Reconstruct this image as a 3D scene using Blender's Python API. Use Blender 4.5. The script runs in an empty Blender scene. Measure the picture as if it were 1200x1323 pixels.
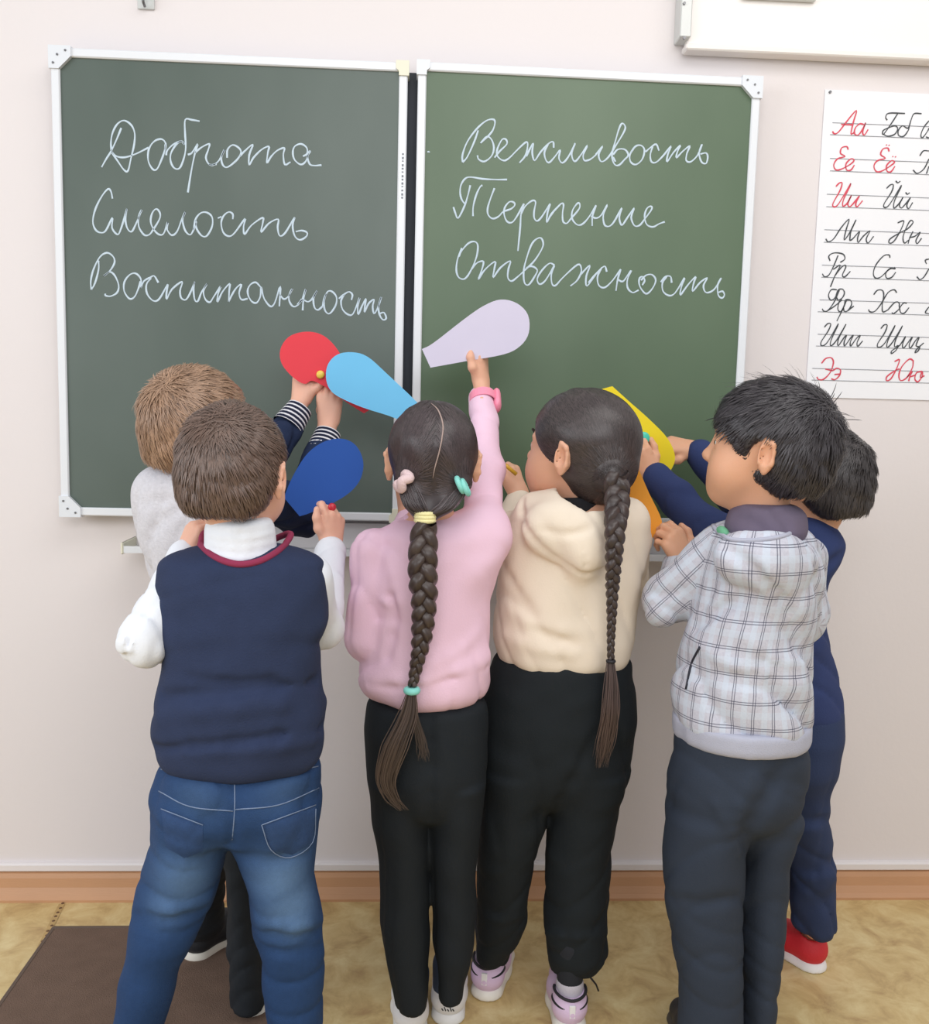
import bpy, math, random
import numpy as np
from mathutils import Vector
random.seed(7)
RNG = np.random.default_rng(7)
SC = bpy.context.scene
COL = SC.collection

# ---------------------------------------------------------------- camera, light, exposure
F = 1200.0
CAM = np.array([.7923, -2.1716, 1.1911])
YAW, PITCH, ROLL = .0527, .1106, .0244
FW = np.array([math.sin(YAW) * math.cos(PITCH), math.cos(YAW) * math.cos(PITCH), -math.sin(PITCH)])
_r = np.array([math.cos(YAW), -math.sin(YAW), 0.0])
_u = np.cross(_r, FW)
CR = math.cos(ROLL) * _r + math.sin(ROLL) * _u
CU = -math.sin(ROLL) * _r + math.cos(ROLL) * _u
cd = bpy.data.cameras.new('camera')
cam = bpy.data.objects.new('camera', cd)
COL.objects.link(cam)
from mathutils import Matrix
M = Matrix.Identity(4)
for i in range(3):
    M[i][0] = CR[i]; M[i][1] = CU[i]; M[i][2] = -FW[i]; M[i][3] = CAM[i]
cam.matrix_world = M
cd.sensor_fit = 'HORIZONTAL'; cd.sensor_width = 36; cd.lens = 36 * F / 1200
cd.clip_start = .02
SC.camera = cam
W = bpy.data.worlds.new('world'); SC.world = W; W.use_nodes = True
W.node_tree.nodes['Background'].inputs[0].default_value = (.97, .985, 1.0, 1)
W.node_tree.nodes['Background'].inputs[1].default_value = .56


def area(name, loc, target, sx, sy, power, col):
    l = bpy.data.lights.new(name, 'AREA'); l.shape = 'RECTANGLE'; l.size = sx; l.size_y = sy
    l.energy = power; l.color = col
    o = bpy.data.objects.new(name, l); COL.objects.link(o); o.location = loc
    o.rotation_euler = (Vector(target) - Vector(loc)).to_track_quat('-Z', 'Y').to_euler()
    return o


area('window_daylight', (-2.6, -2.6, 1.9), (1.0, -.2, .9), 2.6, 1.7, 62, (.90, .95, 1))
area('ceiling_lamp_light', (1.6, -1.6, 2.95), (1.3, -.6, 0), 2.4, 1.0, 24, (1, .975, .94))
area('rear_fill_light', (.9, -4.2, 2.7), (.9, -.3, .7), 3.0, 1.2, 52, (.98, .98, 1))  # added fill behind the camera to brighten camera-facing surfaces, not a real lamp
SC.view_settings.view_transform = 'Standard'
SC.view_settings.look = 'None'
SC.view_settings.exposure = 0.0
SC.view_settings.gamma = 1.0
SC.view_settings.use_curve_mapping = False


# ---------------------------------------------------------------- helpers
YOFF = [0.0]


def at(x, y, Y):
    """point of the vertical plane Y=const seen at photo pixel x, y"""
    Y = Y + YOFF[0]
    d = FW + CR * (x - 600) / F - CU * (y - 661.5) / F
    return CAM + d * (Y - CAM[1]) / d[1]


def on_floor(x, y, Z=0.0):
    d = FW + CR * (x - 600) / F - CU * (y - 661.5) / F
    return CAM + d * (Z - CAM[2]) / d[2]


def px_per_m(p):
    return F / float((np.array(p) - CAM) @ FW)


def lin(c):
    out = []
    for v in c[:3]:
        v = v / 255.0
        out.append(v / 12.92 if v <= .04045 else ((v + .055) / 1.055) ** 2.4)
    return (*out, 1.0)


MATS = {}


def mat(name, col, rough=.8, noise=0.0, nscale=8.0, bump=0.0, bscale=300.0, metal=0.0, attr=False,
        stretch=None, sheen=0.0, spec=.5):
    if name in MATS: return MATS[name]
    m = bpy.data.materials.new(name); m.use_nodes = True
    nt = m.node_tree; N = nt.nodes; L = nt.links
    b = N['Principled BSDF']
    c = lin(col)
    b.inputs['Base Color'].default_value = c
    b.inputs['Roughness'].default_value = rough
    b.inputs['Metallic'].default_value = metal
    b.inputs['Specular IOR Level'].default_value = spec
    if rough >= .78 and spec == .5: b.inputs['Specular IOR Level'].default_value = .25
    if sheen: b.inputs['Sheen Weight'].default_value = sheen
    tc = N.new('ShaderNodeTexCoord')
    src = None
    if noise:
        n = N.new('ShaderNodeTexNoise'); n.inputs['Scale'].default_value = nscale; n.inputs['Detail'].default_value = 5
        L.new(tc.outputs['Object'], n.inputs['Vector'])
        mx = N.new('ShaderNodeMix'); mx.data_type = 'RGBA'
        mx.inputs[6].default_value = tuple(v * (1 - noise) for v in c[:3]) + (1,)
        mx.inputs[7].default_value = tuple(min(1, v * (1 + noise)) for v in c[:3]) + (1,)
        L.new(n.outputs['Fac'], mx.inputs[0]); src = mx.outputs[2]
    if attr:
        a = N.new('ShaderNodeAttribute'); a.attribute_name = 'tint'
        if src is not None:
            mm = N.new('ShaderNodeMix'); mm.data_type = 'RGBA'; mm.blend_type = 'MULTIPLY'; mm.inputs[0].default_value = 1
            L.new(src, mm.inputs[6]); L.new(a.outputs['Color'], mm.inputs[7]); src = mm.outputs[2]
        else: src = a.outputs['Color']
    if src is not None: L.new(src, b.inputs['Base Color'])
    if bump:
        n = N.new('ShaderNodeTexNoise'); n.inputs['Scale'].default_value = bscale; n.inputs['Detail'].default_value = 3
        if stretch:
            mp = N.new('ShaderNodeMapping'); mp.inputs['Scale'].default_value = stretch
            L.new(tc.outputs['Object'], mp.inputs['Vector']); L.new(mp.outputs[0], n.inputs['Vector'])
        else: L.new(tc.outputs['Object'], n.inputs['Vector'])
        bp = N.new('ShaderNodeBump'); bp.inputs['Strength'].default_value = bump; bp.inputs['Distance'].default_value = .002
        L.new(n.outputs['Fac'], bp.inputs['Height']); L.new(bp.outputs[0], b.inputs['Normal'])
    MATS[name] = m
    return m


def mesh_obj(name, V, Fc, m, parent=None, smooth=True, attrs=None):
    me = bpy.data.meshes.new(name)
    V = np.asarray(V, dtype=np.float64).reshape(-1, 3)
    if isinstance(Fc, np.ndarray):
        n, k = Fc.shape
        me.vertices.add(len(V)); me.vertices.foreach_set('co', V.ravel().astype(np.float32))
        me.loops.add(n * k); me.loops.foreach_set('vertex_index', Fc.ravel().astype(np.int32))
        me.polygons.add(n); me.polygons.foreach_set('loop_start', np.arange(0, n * k, k, dtype=np.int32))
        me.update(calc_edges=True)
    else:
        me.from_pydata([tuple(v) for v in V], [], [tuple(f) for f in Fc]); me.update()
    me.polygons.foreach_set('use_smooth', [smooth] * len(me.polygons))
    if attrs:
        for an, (dom, typ, data) in attrs.items():
            a = me.attributes.new(an, typ, dom)
            a.data.foreach_set('color' if 'COLOR' in typ else 'vector', np.asarray(data, dtype=np.float32).ravel())
    ms = m if isinstance(m, (list, tuple)) else [m]
    for x in ms: me.materials.append(x)
    o = bpy.data.objects.new(name, me); COL.objects.link(o)
    if parent is not None: o.parent = parent
    return o


def tag(o, label=None, cat=None, group=None, kind=None):
    if label: o['label'] = label
    if cat: o['category'] = cat
    if group: o['group'] = group
    if kind: o['kind'] = kind
    return o


def empty(name, loc=(0, 0, 0)):
    o = bpy.data.objects.new(name, None); COL.objects.link(o); o.empty_display_size = .05
    return o


class MB:
    """collects simple shapes into one mesh"""
    def __init__(s): s.v = []; s.f = []

    def add(s, V, Fs):
        n = len(s.v); s.v += [tuple(map(float, v)) for v in V]; s.f += [tuple(i + n for i in f) for f in Fs]; return s

    def box(s, lo, hi, bevel=0.0):
        import itertools
        x0, y0, z0 = lo; x1, y1, z1 = hi
        if not bevel:
            V = [(x0, y0, z0), (x1, y0, z0), (x1, y1, z0), (x0, y1, z0), (x0, y0, z1), (x1, y0, z1), (x1, y1, z1), (x0, y1, z1)]
            return s.add(V, [(0, 3, 2, 1), (4, 5, 6, 7), (0, 1, 5, 4), (1, 2, 6, 5), (2, 3, 7, 6), (3, 0, 4, 7)])
        b = bevel; V = []; rings = []
        for z, i in ((z0, b), (z0 + b, 0), (z1 - b, 0), (z1, b)):
            rings.append(len(V))
            c = b if i == 0 else b
            a0, a1, e0, e1 = x0 + i, x1 - i, y0 + i, y1 - i
            V += [(a0 + c, e0, z), (a1 - c, e0, z), (a1, e0 + c, z), (a1, e1 - c, z), (a1 - c, e1, z), (a0 + c, e1, z), (a0, e1 - c, z), (a0, e0 + c, z)]
        Fs = [tuple(range(7, -1, -1)), tuple(range(24, 32))]
        for r in range(3):
            for k in range(8): Fs.append((r * 8 + k, r * 8 + (k + 1) % 8, (r + 1) * 8 + (k + 1) % 8, (r + 1) * 8 + k))
        return s.add(V, Fs)

    def prism(s, pts, a, b):
        """outline of 3d points, extruded from offset vector a to b"""
        n = len(pts); pts = np.asarray(pts, float); a = np.asarray(a); b = np.asarray(b)
        V = list(pts + a) + list(pts + b)
        Fs = [tuple(range(n)), tuple(range(2 * n - 1, n - 1, -1))] + [(k, n + k, n + (k + 1) % n, (k + 1) % n) for k in range(n)]
        return s.add(V, Fs)

    def tube(s, pts, r, sides=8, closed=False, flat=1.0, up=None):
        P = np.asarray(pts, float); n = len(P)
        rr = np.full(n, r) if np.isscalar(r) else np.asarray(r)
        T = np.roll(P, -1, 0) - np.roll(P, 1, 0) if closed else np.gradient(P, axis=0)
        T /= np.linalg.norm(T, axis=1)[:, None] + 1e-12
        u0 = np.array(up if up is not None else (0, 0, 1.0)); V = []
        u = u0 - T[0] * (u0 @ T[0])
        if np.linalg.norm(u) < .1: u0 = np.array((1.0, 0, 0)); u = u0 - T[0] * (u0 @ T[0])
        for i in range(n):
            u = (u0 if up is not None else u); u = u - T[i] * (u @ T[i]); u = u / (np.linalg.norm(u) + 1e-9); w = np.cross(T[i], u)
            for k in range(sides):
                a = 2 * math.pi * k / sides
                V.append(P[i] + rr[i] * (math.cos(a) * u * flat + math.sin(a) * w))
        Fs = []
        for i in range(n if closed else n - 1):
            j = (i + 1) % n
            for k in range(sides):
                q = (k + 1) % sides; Fs.append((i * sides + k, i * sides + q, j * sides + q, j * sides + k))
        if not closed: Fs += [tuple(range(sides - 1, -1, -1)), tuple((n - 1) * sides + k for k in range(sides))]
        return s.add(V, Fs)

    def build(s, name, m, parent=None, smooth=False):
        return mesh_obj(name, s.v, s.f, m, parent, smooth)


def spline(P, n=8, closed=False):
    P = np.asarray(P, float)
    if len(P) < 3: return P
    if closed: Q = np.vstack([P[-1], P, P[0], P[1]])
    else: Q = np.vstack([2 * P[0] - P[1], P, 2 * P[-1] - P[-2]])
    out = []
    for i in range(1, len(Q) - 2):
        p0, p1, p2, p3 = Q[i - 1:i + 3]
        for k in range(n):
            t = k / n
            out.append(.5 * (2 * p1 + (p2 - p0) * t + (2 * p0 - 5 * p1 + 4 * p2 - p3) * t * t + (3 * p1 - p0 - 3 * p2 + p3) * t ** 3))
    if not closed: out.append(Q[-2])
    return np.array(out)


def unit(v):
    v = np.asarray(v, float); return v / (np.linalg.norm(v) + 1e-12)


# ---------------------------------------------------------------- implicit surfaces -> one continuous mesh
def smin(a, b, k):
    h = np.maximum(k - np.abs(a - b), 0) / k
    return np.minimum(a, b) - h * h * k * .25


class Sdf:
    def __init__(s): s.p = []; s.post = []; s.lo = np.full(3, 1e9); s.hi = np.full(3, -1e9)

    def _b(s, c, r): s.lo = np.minimum(s.lo, np.asarray(c) - r); s.hi = np.maximum(s.hi, np.asarray(c) + r)

    def seg(s, a, b, ra, rb, k=.02, n=None, f=1.0):
        a = np.array(a, float); b = np.array(b, float); ba = b - a; L2 = ba @ ba + 1e-12
        nn = None if n is None else unit(n)
        def fn(P):
            v = P - a; t = np.clip(v @ ba / L2, 0, 1); v = v - t[:, None] * ba
            if nn is not None: v = v + nn * ((v @ nn) * (1 / f - 1))[:, None]
            return (np.sqrt((v * v).sum(1)) - (ra + t * (rb - ra))) * (f if nn is not None else 1)
        s.p.append((fn, k, ('seg', a, b, ra, rb))); s._b(a, ra + .01); s._b(b, rb + .01); return s

    def chain(s, pts, rs, k=.02, n=None, f=1.0):
        for i in range(len(pts) - 1): s.seg(pts[i], pts[i + 1], rs[i], rs[i + 1], k, n, f)
        return s

    def ell(s, c, r, R=None, k=.02):
        c = np.array(c, float); r = np.array(r, float)
        def fn(P):
            v = P - c
            if R is not None: v = v @ R
            k0 = np.sqrt(((v / r) ** 2).sum(1)); k1 = np.sqrt(((v / r ** 2) ** 2).sum(1)) + 1e-9
            return k0 * (k0 - 1) / k1
        s.p.append((fn, k, ('ell', c))); s._b(c, r.max() + .01); return s

    def stack(s, rows, k=.02, round_=.012, pw=2.0, yaw=0.0, rbot=None):
        """rows of (cx, cy, z, rx, ry): a body lofted through horizontal ellipses"""
        R = np.array(sorted(rows, key=lambda q: q[2]), float)
        zz = np.linspace(R[0, 2], R[-1, 2], 90)
        w = .5 * (1 + 0 * zz)
        cols = []
        for j in (0, 1, 3, 4):
            y = np.interp(zz, R[:, 2], R[:, j]); ker = np.array([1, 2, 3, 2, 1.]) / 9
            y = np.convolve(np.pad(y, 2, 'edge'), ker, 'valid'); cols.append(y)
        z0, z1 = R[0, 2], R[-1, 2]; cy_, sy_ = math.cos(yaw), math.sin(yaw)
        def fn(P):
            z = np.clip(P[:, 2], z0, z1)
            cx, cy, rx, ry = (np.interp(z, zz, c) for c in cols)
            x = P[:, 0] - cx; y = P[:, 1] - cy
            x, y = x * cy_ + y * sy_, -x * sy_ + y * cy_
            if pw == 2.0: k0 = np.sqrt((x / rx) ** 2 + (y / ry) ** 2)
            else: k0 = (np.abs(x / rx) ** pw + np.abs(y / ry) ** pw) ** (1 / pw)
            k1 = np.sqrt((x / rx ** 2) ** 2 + (y / ry ** 2) ** 2) + 1e-6
            d = k0 * (k0 - 1) / k1
            rb = round_ if rbot is None else rbot
            d = -smin(-d, -(P[:, 2] - z1), round_ * 2 + 1e-4)
            return -smin(-d, -(z0 - P[:, 2]), rb * 2 + 1e-4)
        s.p.append((fn, k, ('stack', cols, zz)))
        for q in R: s._b(q[:3], max(q[3], q[4]) * (1 if not 0 else 1) + .012)
        return s

    def sub(s, o, k=.004):
        s.post.append(lambda P, d, o=o, k=k: -smin(-d, o(P), k)); return s

    def cut(s, c, n, k=.004):
        """keep the side opposite to n"""
        c = np.array(c, float); n = unit(n)
        s.post.append(lambda P, d: -smin(-d, -((P - c) @ n), k)); return s

    def fold(s, a, b, w, amp):
        a = np.array(a, float); b = np.array(b, float); ba = b - a; L2 = ba @ ba
        def g(P, d):
            v = P - a; t = np.clip(v @ ba / L2, 0, 1); q = ((v - t[:, None] * ba) ** 2).sum(1)
            return d - amp * np.exp(-q / (w * w)) * (1 - (2 * t - 1) ** 4 * .8)
        s.post.append(g); return s

    def ruffle(s, amp, freq, seed=0, zs=1.0, zr=None):
        r = np.random.default_rng(seed); K = r.normal(size=(5, 3)); K /= np.linalg.norm(K, axis=1)[:, None]
        K[:, 2] *= zs; ph = r.uniform(0, 6.28, 5); W_ = r.normal(size=(3, 3)) * freq * .4
        def g(P, d):
            Q = P + .018 * np.sin(P @ W_ + ph[:3])
            v = 0
            for i in range(5): v = v + np.sin(Q @ K[i] * freq * (1 + .25 * i) + ph[i])
            a = amp
            if zr is not None: a = amp * np.clip((zr[1] - P[:, 2]) / (zr[1] - zr[0]), 0, 1)
            return d + a * v / 2.5
        s.post.append(g); return s

    def wrinkle(s, amp, freq, seed=0, zs=1.6, pw=3):
        r = np.random.default_rng(seed + 100); K = r.normal(size=(3, 3)); K[:, 2] *= zs; K /= np.linalg.norm(K, axis=1)[:, None]
        ph = r.uniform(0, 6.28, 9); Wm = r.normal(size=(3, 3)) * freq * .22; Lm = r.normal(size=(3, 3)) * 11
        def g(P, d):
            Q = P + .034 * np.sin(P @ Wm + ph[:3])
            m = np.clip(.45 + .75 * np.sin((P @ Lm)[:, 0] + ph[3]), 0, 1); m2 = np.clip(.45 + .75 * np.sin((P @ Lm)[:, 1] + ph[4]), 0, 1)
            v = (1 - np.abs(np.sin(Q @ K[0] * freq + ph[5]))) ** pw * m + (1 - np.abs(np.sin(Q @ K[1] * freq * 1.3 + ph[6]))) ** pw * m2 * .8
            return d + amp * (v - .25)
        s.post.append(g); return s

    def grad(s, P, h=.0006):
        G = np.stack([s(P + np.eye(3)[i] * h) - s(P - np.eye(3)[i] * h) for i in range(3)], 1)
        return G / (np.linalg.norm(G, axis=1)[:, None] + 1e-12)

    def __call__(s, P):
        d = None
        for fn, k, _ in s.p:
            e = fn(P); d = e if d is None else smin(d, e, k)
        for g in s.post: d = g(P, d)
        return d

    def nearest(s, P): return np.argmin(np.array([fn(P) for fn, _, _ in s.p]), 0)

    def mesh(s, v=.005, relax=1):
        lo = s.lo - v * 3; B = 4; n = np.ceil((s.hi + v * 3 - lo) / (v * B)).astype(int)
        ax = [lo[i] + (np.arange(n[i]) * B + (B - 1) / 2) * v for i in range(3)]
        G = np.stack(np.meshgrid(*ax, indexing='ij'), -1).reshape(-1, 3)
        dc = s(G); act = np.abs(dc) < v * B * 1.6
        D = np.repeat(np.repeat(np.repeat(dc.reshape(n), B, 0), B, 1), B, 2)
        idx = np.argwhere(act.reshape(n))
        off = np.stack(np.meshgrid(*[np.arange(B)] * 3, indexing='ij'), -1).reshape(-1, 3)
        I = (idx[:, None] * B + off[None]).reshape(-1, 3)
        D[I[:, 0], I[:, 1], I[:, 2]] = s(lo + I * v)
        return nets(D, lo, v, relax)


def nets(D, lo, v, relax):
    S = D < 0
    c = [S[i:S.shape[0] - 1 + i, j:S.shape[1] - 1 + j, k:S.shape[2] - 1 + k] for i in (0, 1) for j in (0, 1) for k in (0, 1)]
    cnt = sum(x.astype(np.int8) for x in c)
    cells = np.argwhere((cnt > 0) & (cnt < 8))
    ID = np.full(cnt.shape, -1, np.int64); ID[tuple(cells.T)] = np.arange(len(cells))
    cor = np.array([(i, j, k) for i in (0, 1) for j in (0, 1) for k in (0, 1)])
    val = np.stack([D[cells[:, 0] + a, cells[:, 1] + b, cells[:, 2] + e] for a, b, e in cor], 1)
    acc = np.zeros((len(cells), 3)); num = np.zeros(len(cells))
    for i in range(8):
        for j in range(i + 1, 8):
            if np.abs(cor[i] - cor[j]).sum() != 1: continue
            m = (val[:, i] < 0) != (val[:, j] < 0); t = np.where(m, val[:, i] / (val[:, i] - val[:, j] + 1e-20), 0)
            acc += np.where(m[:, None], cor[i] + t[:, None] * (cor[j] - cor[i]), 0); num += m
    V = lo + (cells + acc / num[:, None]) * v
    quads = []
    for axn in range(3):
        o1, o2 = [a for a in range(3) if a != axn]
        sl0 = [slice(1, -1)] * 3; sl1 = [slice(1, -1)] * 3
        sl0[axn] = slice(0, -1); sl1[axn] = slice(1, None)
        A = S[tuple(sl0)]; Bm = S[tuple(sl1)]
        E = np.argwhere(A != Bm)
        if not len(E): continue
        inside = A[tuple(E.T)]
        base = E.copy()
        for a in (o1, o2): base[:, a] += 1
        e1 = np.zeros(3, int); e1[o1] = 1; e2 = np.zeros(3, int); e2[o2] = 1
        q = [base - e1 - e2, base - e2, base, base - e1]
        q = np.stack([ID[tuple(x.T)] for x in q], 1)
        flip = inside if axn != 1 else ~inside
        q[~flip] = q[~flip][:, ::-1]
        quads.append(q)
    Q = np.vstack(quads); Q = Q[(Q >= 0).all(1)]
    for _ in range(relax):
        a = np.zeros_like(V); m = np.zeros(len(V))
        for i in range(4):
            j = (i + 1) % 4
            np.add.at(a, Q[:, i], V[Q[:, j]]); np.add.at(a, Q[:, j], V[Q[:, i]])
            np.add.at(m, Q[:, i], 1); np.add.at(m, Q[:, j], 1)
        V = V * .4 + .6 * a / np.maximum(m, 1)[:, None]
    return V, Q


def join(parts):
    Vs, Qs, n = [], [], 0
    for V, Q in parts: Vs.append(V); Qs.append(Q + n); n += len(V)
    return np.vstack(Vs), np.vstack(Qs)


def ribbons(paths, width, tints=None, norms=None):
    """many strands at once: paths (S,K,3), raised three-vertex ribbons"""
    P = np.asarray(paths); Sn, K, _ = P.shape
    T = np.gradient(P, axis=1); T /= np.linalg.norm(T, axis=2)[..., None] + 1e-9
    Nn = norms if norms is not None else np.tile(np.array([0, -1.0, 0]), (Sn, K, 1))
    Sd = np.cross(T, Nn); Sd /= np.linalg.norm(Sd, axis=2)[..., None] + 1e-9
    w = width * np.interp(np.linspace(0, 1, K), [0, .1, .75, 1], [.6, 1, .9, .12])[None, :, None]
    if np.ndim(width): w = np.asarray(width)[:, None, None] * np.interp(np.linspace(0, 1, K), [0, .1, .75, 1], [.6, 1, .9, .12])[None, :, None]
    V = np.stack([P - Sd * w, P + Nn * w * .4, P + Sd * w], 2).reshape(-1, 3)
    s_, k_ = np.meshgrid(np.arange(Sn), np.arange(K - 1), indexing='ij'); b = (s_ * K + k_) * 3
    Q = np.concatenate([np.stack([b + i, b + i + 1, b + i + 4, b + i + 3], -1).reshape(-1, 4) for i in (0, 1)])
    t = None
    if tints is not None: t = np.repeat(tints, K * 3, 0)
    return V, Q, t

# ---------------------------------------------------------------- the room
m_wall = mat('painted plaster', (226, 219, 219), .75, noise=.025, nscale=1.3, bump=.25, bscale=60)


def floor_mat():
    m = bpy.data.materials.new('marbled linoleum'); m.use_nodes = True
    nt = m.node_tree; N = nt.nodes; L = nt.links; b = N['Principled BSDF']
    tc = N.new('ShaderNodeTexCoord')
    n1 = N.new('ShaderNodeTexNoise'); n1.inputs['Scale'].default_value = 13; n1.inputs['Detail'].default_value = 9
    n1.inputs['Distortion'].default_value = .5; n1.inputs['Roughness'].default_value = .65
    L.new(tc.outputs['Object'], n1.inputs['Vector'])
    r = N.new('ShaderNodeValToRGB'); e = r.color_ramp.elements
    e[0].position = .30; e[0].color = lin((176, 144, 98)); e[1].position = .70; e[1].color = lin((226, 208, 158))
    q = r.color_ramp.elements.new(.48); q.color = lin((206, 180, 126))
    L.new(n1.outputs['Fac'], r.inputs[0]); L.new(r.outputs[0], b.inputs['Base Color'])
    b.inputs['Roughness'].default_value = .38
    return m


o = MB().box((-2.8, 0, 0), (4.6, .12, 3.1)).build('wall_back', m_wall); tag(o, kind='structure')
o = MB().box((-2.8, -4.6, -.06), (4.6, .12, 0)).build('floor', floor_mat()); tag(o, kind='structure')
flo = o
wood = mat('varnished skirting wood', (198, 150, 112), .45, noise=.22, nscale=3.5, bump=.2, bscale=40, stretch=(1, 8, 18))
bb = MB()
prof = [(0, 0), (-.034, 0), (-.034, .006), (-.027, .014), (-.019, .030), (-.016, .052), (-.012, .062), (0, .066)]
V = [(-2.8, y, z) for y, z in prof] + [(4.6, y, z) for y, z in prof]; n = len(prof)
bb.add(V, [(k, k + 1, n + k + 1, n + k) for k in range(n - 1)] + [tuple(range(n - 1, -1, -1)), tuple(range(n, 2 * n))])
o = bb.build('baseboard_back', wood); tag(o, kind='structure')
cc = MB()
prof = [(0, .066), (-.010, .066), (-.0125, .0685), (-.0125, .082), (-.009, .086), (0, .087)]
V = [(-2.8, y, z) for y, z in prof] + [(4.6, y, z) for y, z in prof]; n = len(prof)
cc.add(V, [(k, k + 1, n + k + 1, n + k) for k in range(n - 1)] + [tuple(range(n - 1, -1, -1)), tuple(range(n, 2 * n))])
o = cc.build('trim_1', mat('white cable trim', (228, 222, 222), .4)); tag(o, kind='structure')

# seam nails in the linoleum, left of the mat
m_nail = mat('dark nail head', (110, 84, 62), .4, metal=.6)
a = on_floor(80, 1168); b_ = on_floor(4, 1322); d = unit(b_ - a); L_ = np.linalg.norm(b_ - a)
sm = MB(); sd = np.cross(d, (0, 0, 1)) * .007
sm.add([a - sd + [0, 0, .001], a + sd + [0, 0, .001], a + d * 1.6 + sd + [0, 0, .001], a + d * 1.6 - sd + [0, 0, .001]], [(0, 1, 2, 3)])
sm.build('seam_strip', mat('worn seam', (188, 158, 106), .6, noise=.2, nscale=60), flo)
nm = None
for k in range(44):
    p = a + d * (k * .0195 + random.uniform(-.003, .003)) + sd * random.uniform(-.3, .3)
    if nm is None:
        t = MB(); Vn = [(0, 0, .0024)]; 
        for rr, zz in ((.0026, .0022), (.004, .001)):
            Vn += [(rr * math.cos(q * math.pi / 4), rr * math.sin(q * math.pi / 4), zz) for q in range(8)]
        t.add(Vn, [(0, 1 + q, 1 + (q + 1) % 8) for q in range(8)] + [(1 + q, 9 + q, 9 + (q + 1) % 8, 1 + (q + 1) % 8) for q in range(8)])
        o = t.build('nail_head', m_nail, flo); nm = o.data
    else:
        o = bpy.data.objects.new('nail_head', nm); COL.objects.link(o); o.parent = flo
    o.location = p

# floor mat
p = [on_floor(70, 1202), on_floor(210, 1203), on_floor(210, 1203) + [0.02, -1.0, 0], on_floor(70, 1202) + [-.02, -1.0, 0]]
mm = empty('floor_mat'); tag(mm, 'dark brown rectangular floor mat lying at the left below the chalkboard', 'mat')
x0 = p[0][0]; y1 = p[0][1]
mm.location = (x0, y1 - 1.0, 0)
o = MB().box((0, 0, .0005), (.56, 1.0, .007), .003).build('pile', mat('brown ribbed mat', (112, 92, 80), .95, noise=.2, nscale=25, bump=.8, bscale=400), mm)
o = MB()
for lo, hi in (((-.006, -.006, .0005), (.566, .004, .008)), ((-.006, .996, .0005), (.566, 1.006, .008)), ((-.006, .004, .0005), (.004, .996, .008)), ((.556, .004, .0005), (.566, .996, .008))): o.box(lo, hi, .002)
o.build('edging', mat('mat edging', (96, 80, 70), .7), mm)

# ---------------------------------------------------------------- chalkboard
m_frame = mat('white aluminium frame', (226, 229, 234), .35, spec=.6)
m_cap = mat('white plastic corner', (222, 226, 232), .4)
m_capy = mat('yellowed plastic corner', (226, 224, 204), .45)
m_screw = mat('screw steel', (120, 120, 122), .35, metal=.8)
m_dark = mat('dark backing board', (44, 50, 60), .6)


def board_mat(name, c0, c1):
    m = bpy.data.materials.new(name); m.use_nodes = True
    nt = m.node_tree; N = nt.nodes; L = nt.links; b = N['Principled BSDF']
    tc = N.new('ShaderNodeTexCoord')
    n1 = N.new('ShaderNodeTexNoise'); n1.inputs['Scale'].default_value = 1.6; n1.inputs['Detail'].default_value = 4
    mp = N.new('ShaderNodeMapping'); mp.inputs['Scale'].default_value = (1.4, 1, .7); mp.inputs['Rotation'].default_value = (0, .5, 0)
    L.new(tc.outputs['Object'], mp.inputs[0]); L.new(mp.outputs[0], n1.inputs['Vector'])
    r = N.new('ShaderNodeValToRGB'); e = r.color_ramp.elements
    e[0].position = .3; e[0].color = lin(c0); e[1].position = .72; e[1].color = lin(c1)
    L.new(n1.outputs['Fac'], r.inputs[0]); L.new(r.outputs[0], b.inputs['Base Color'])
    b.inputs['Roughness'].default_value = .42; b.inputs['Specular IOR Level'].default_value = .55
    return m


ZB = .9323
board = empty('chalkboard'); tag(board, 'green double-leaf chalkboard with white aluminium frame and chalk words, on the back wall', 'chalkboard')
LX0, LX1, RX0, RX1 = 0.0, .7573, .7795, 1.5364
YF = -.058          # writing surface
# backing board and hinges
bk = MB().box((.02, -.026, ZB + .006), (1.52, -.004, ZB + .992)).build('backing_board', m_dark, board)


def leaf_y(x):
    return YF - (RX1 - x) * .0136 if x > .768 else YF - (x) * 0.0


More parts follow.
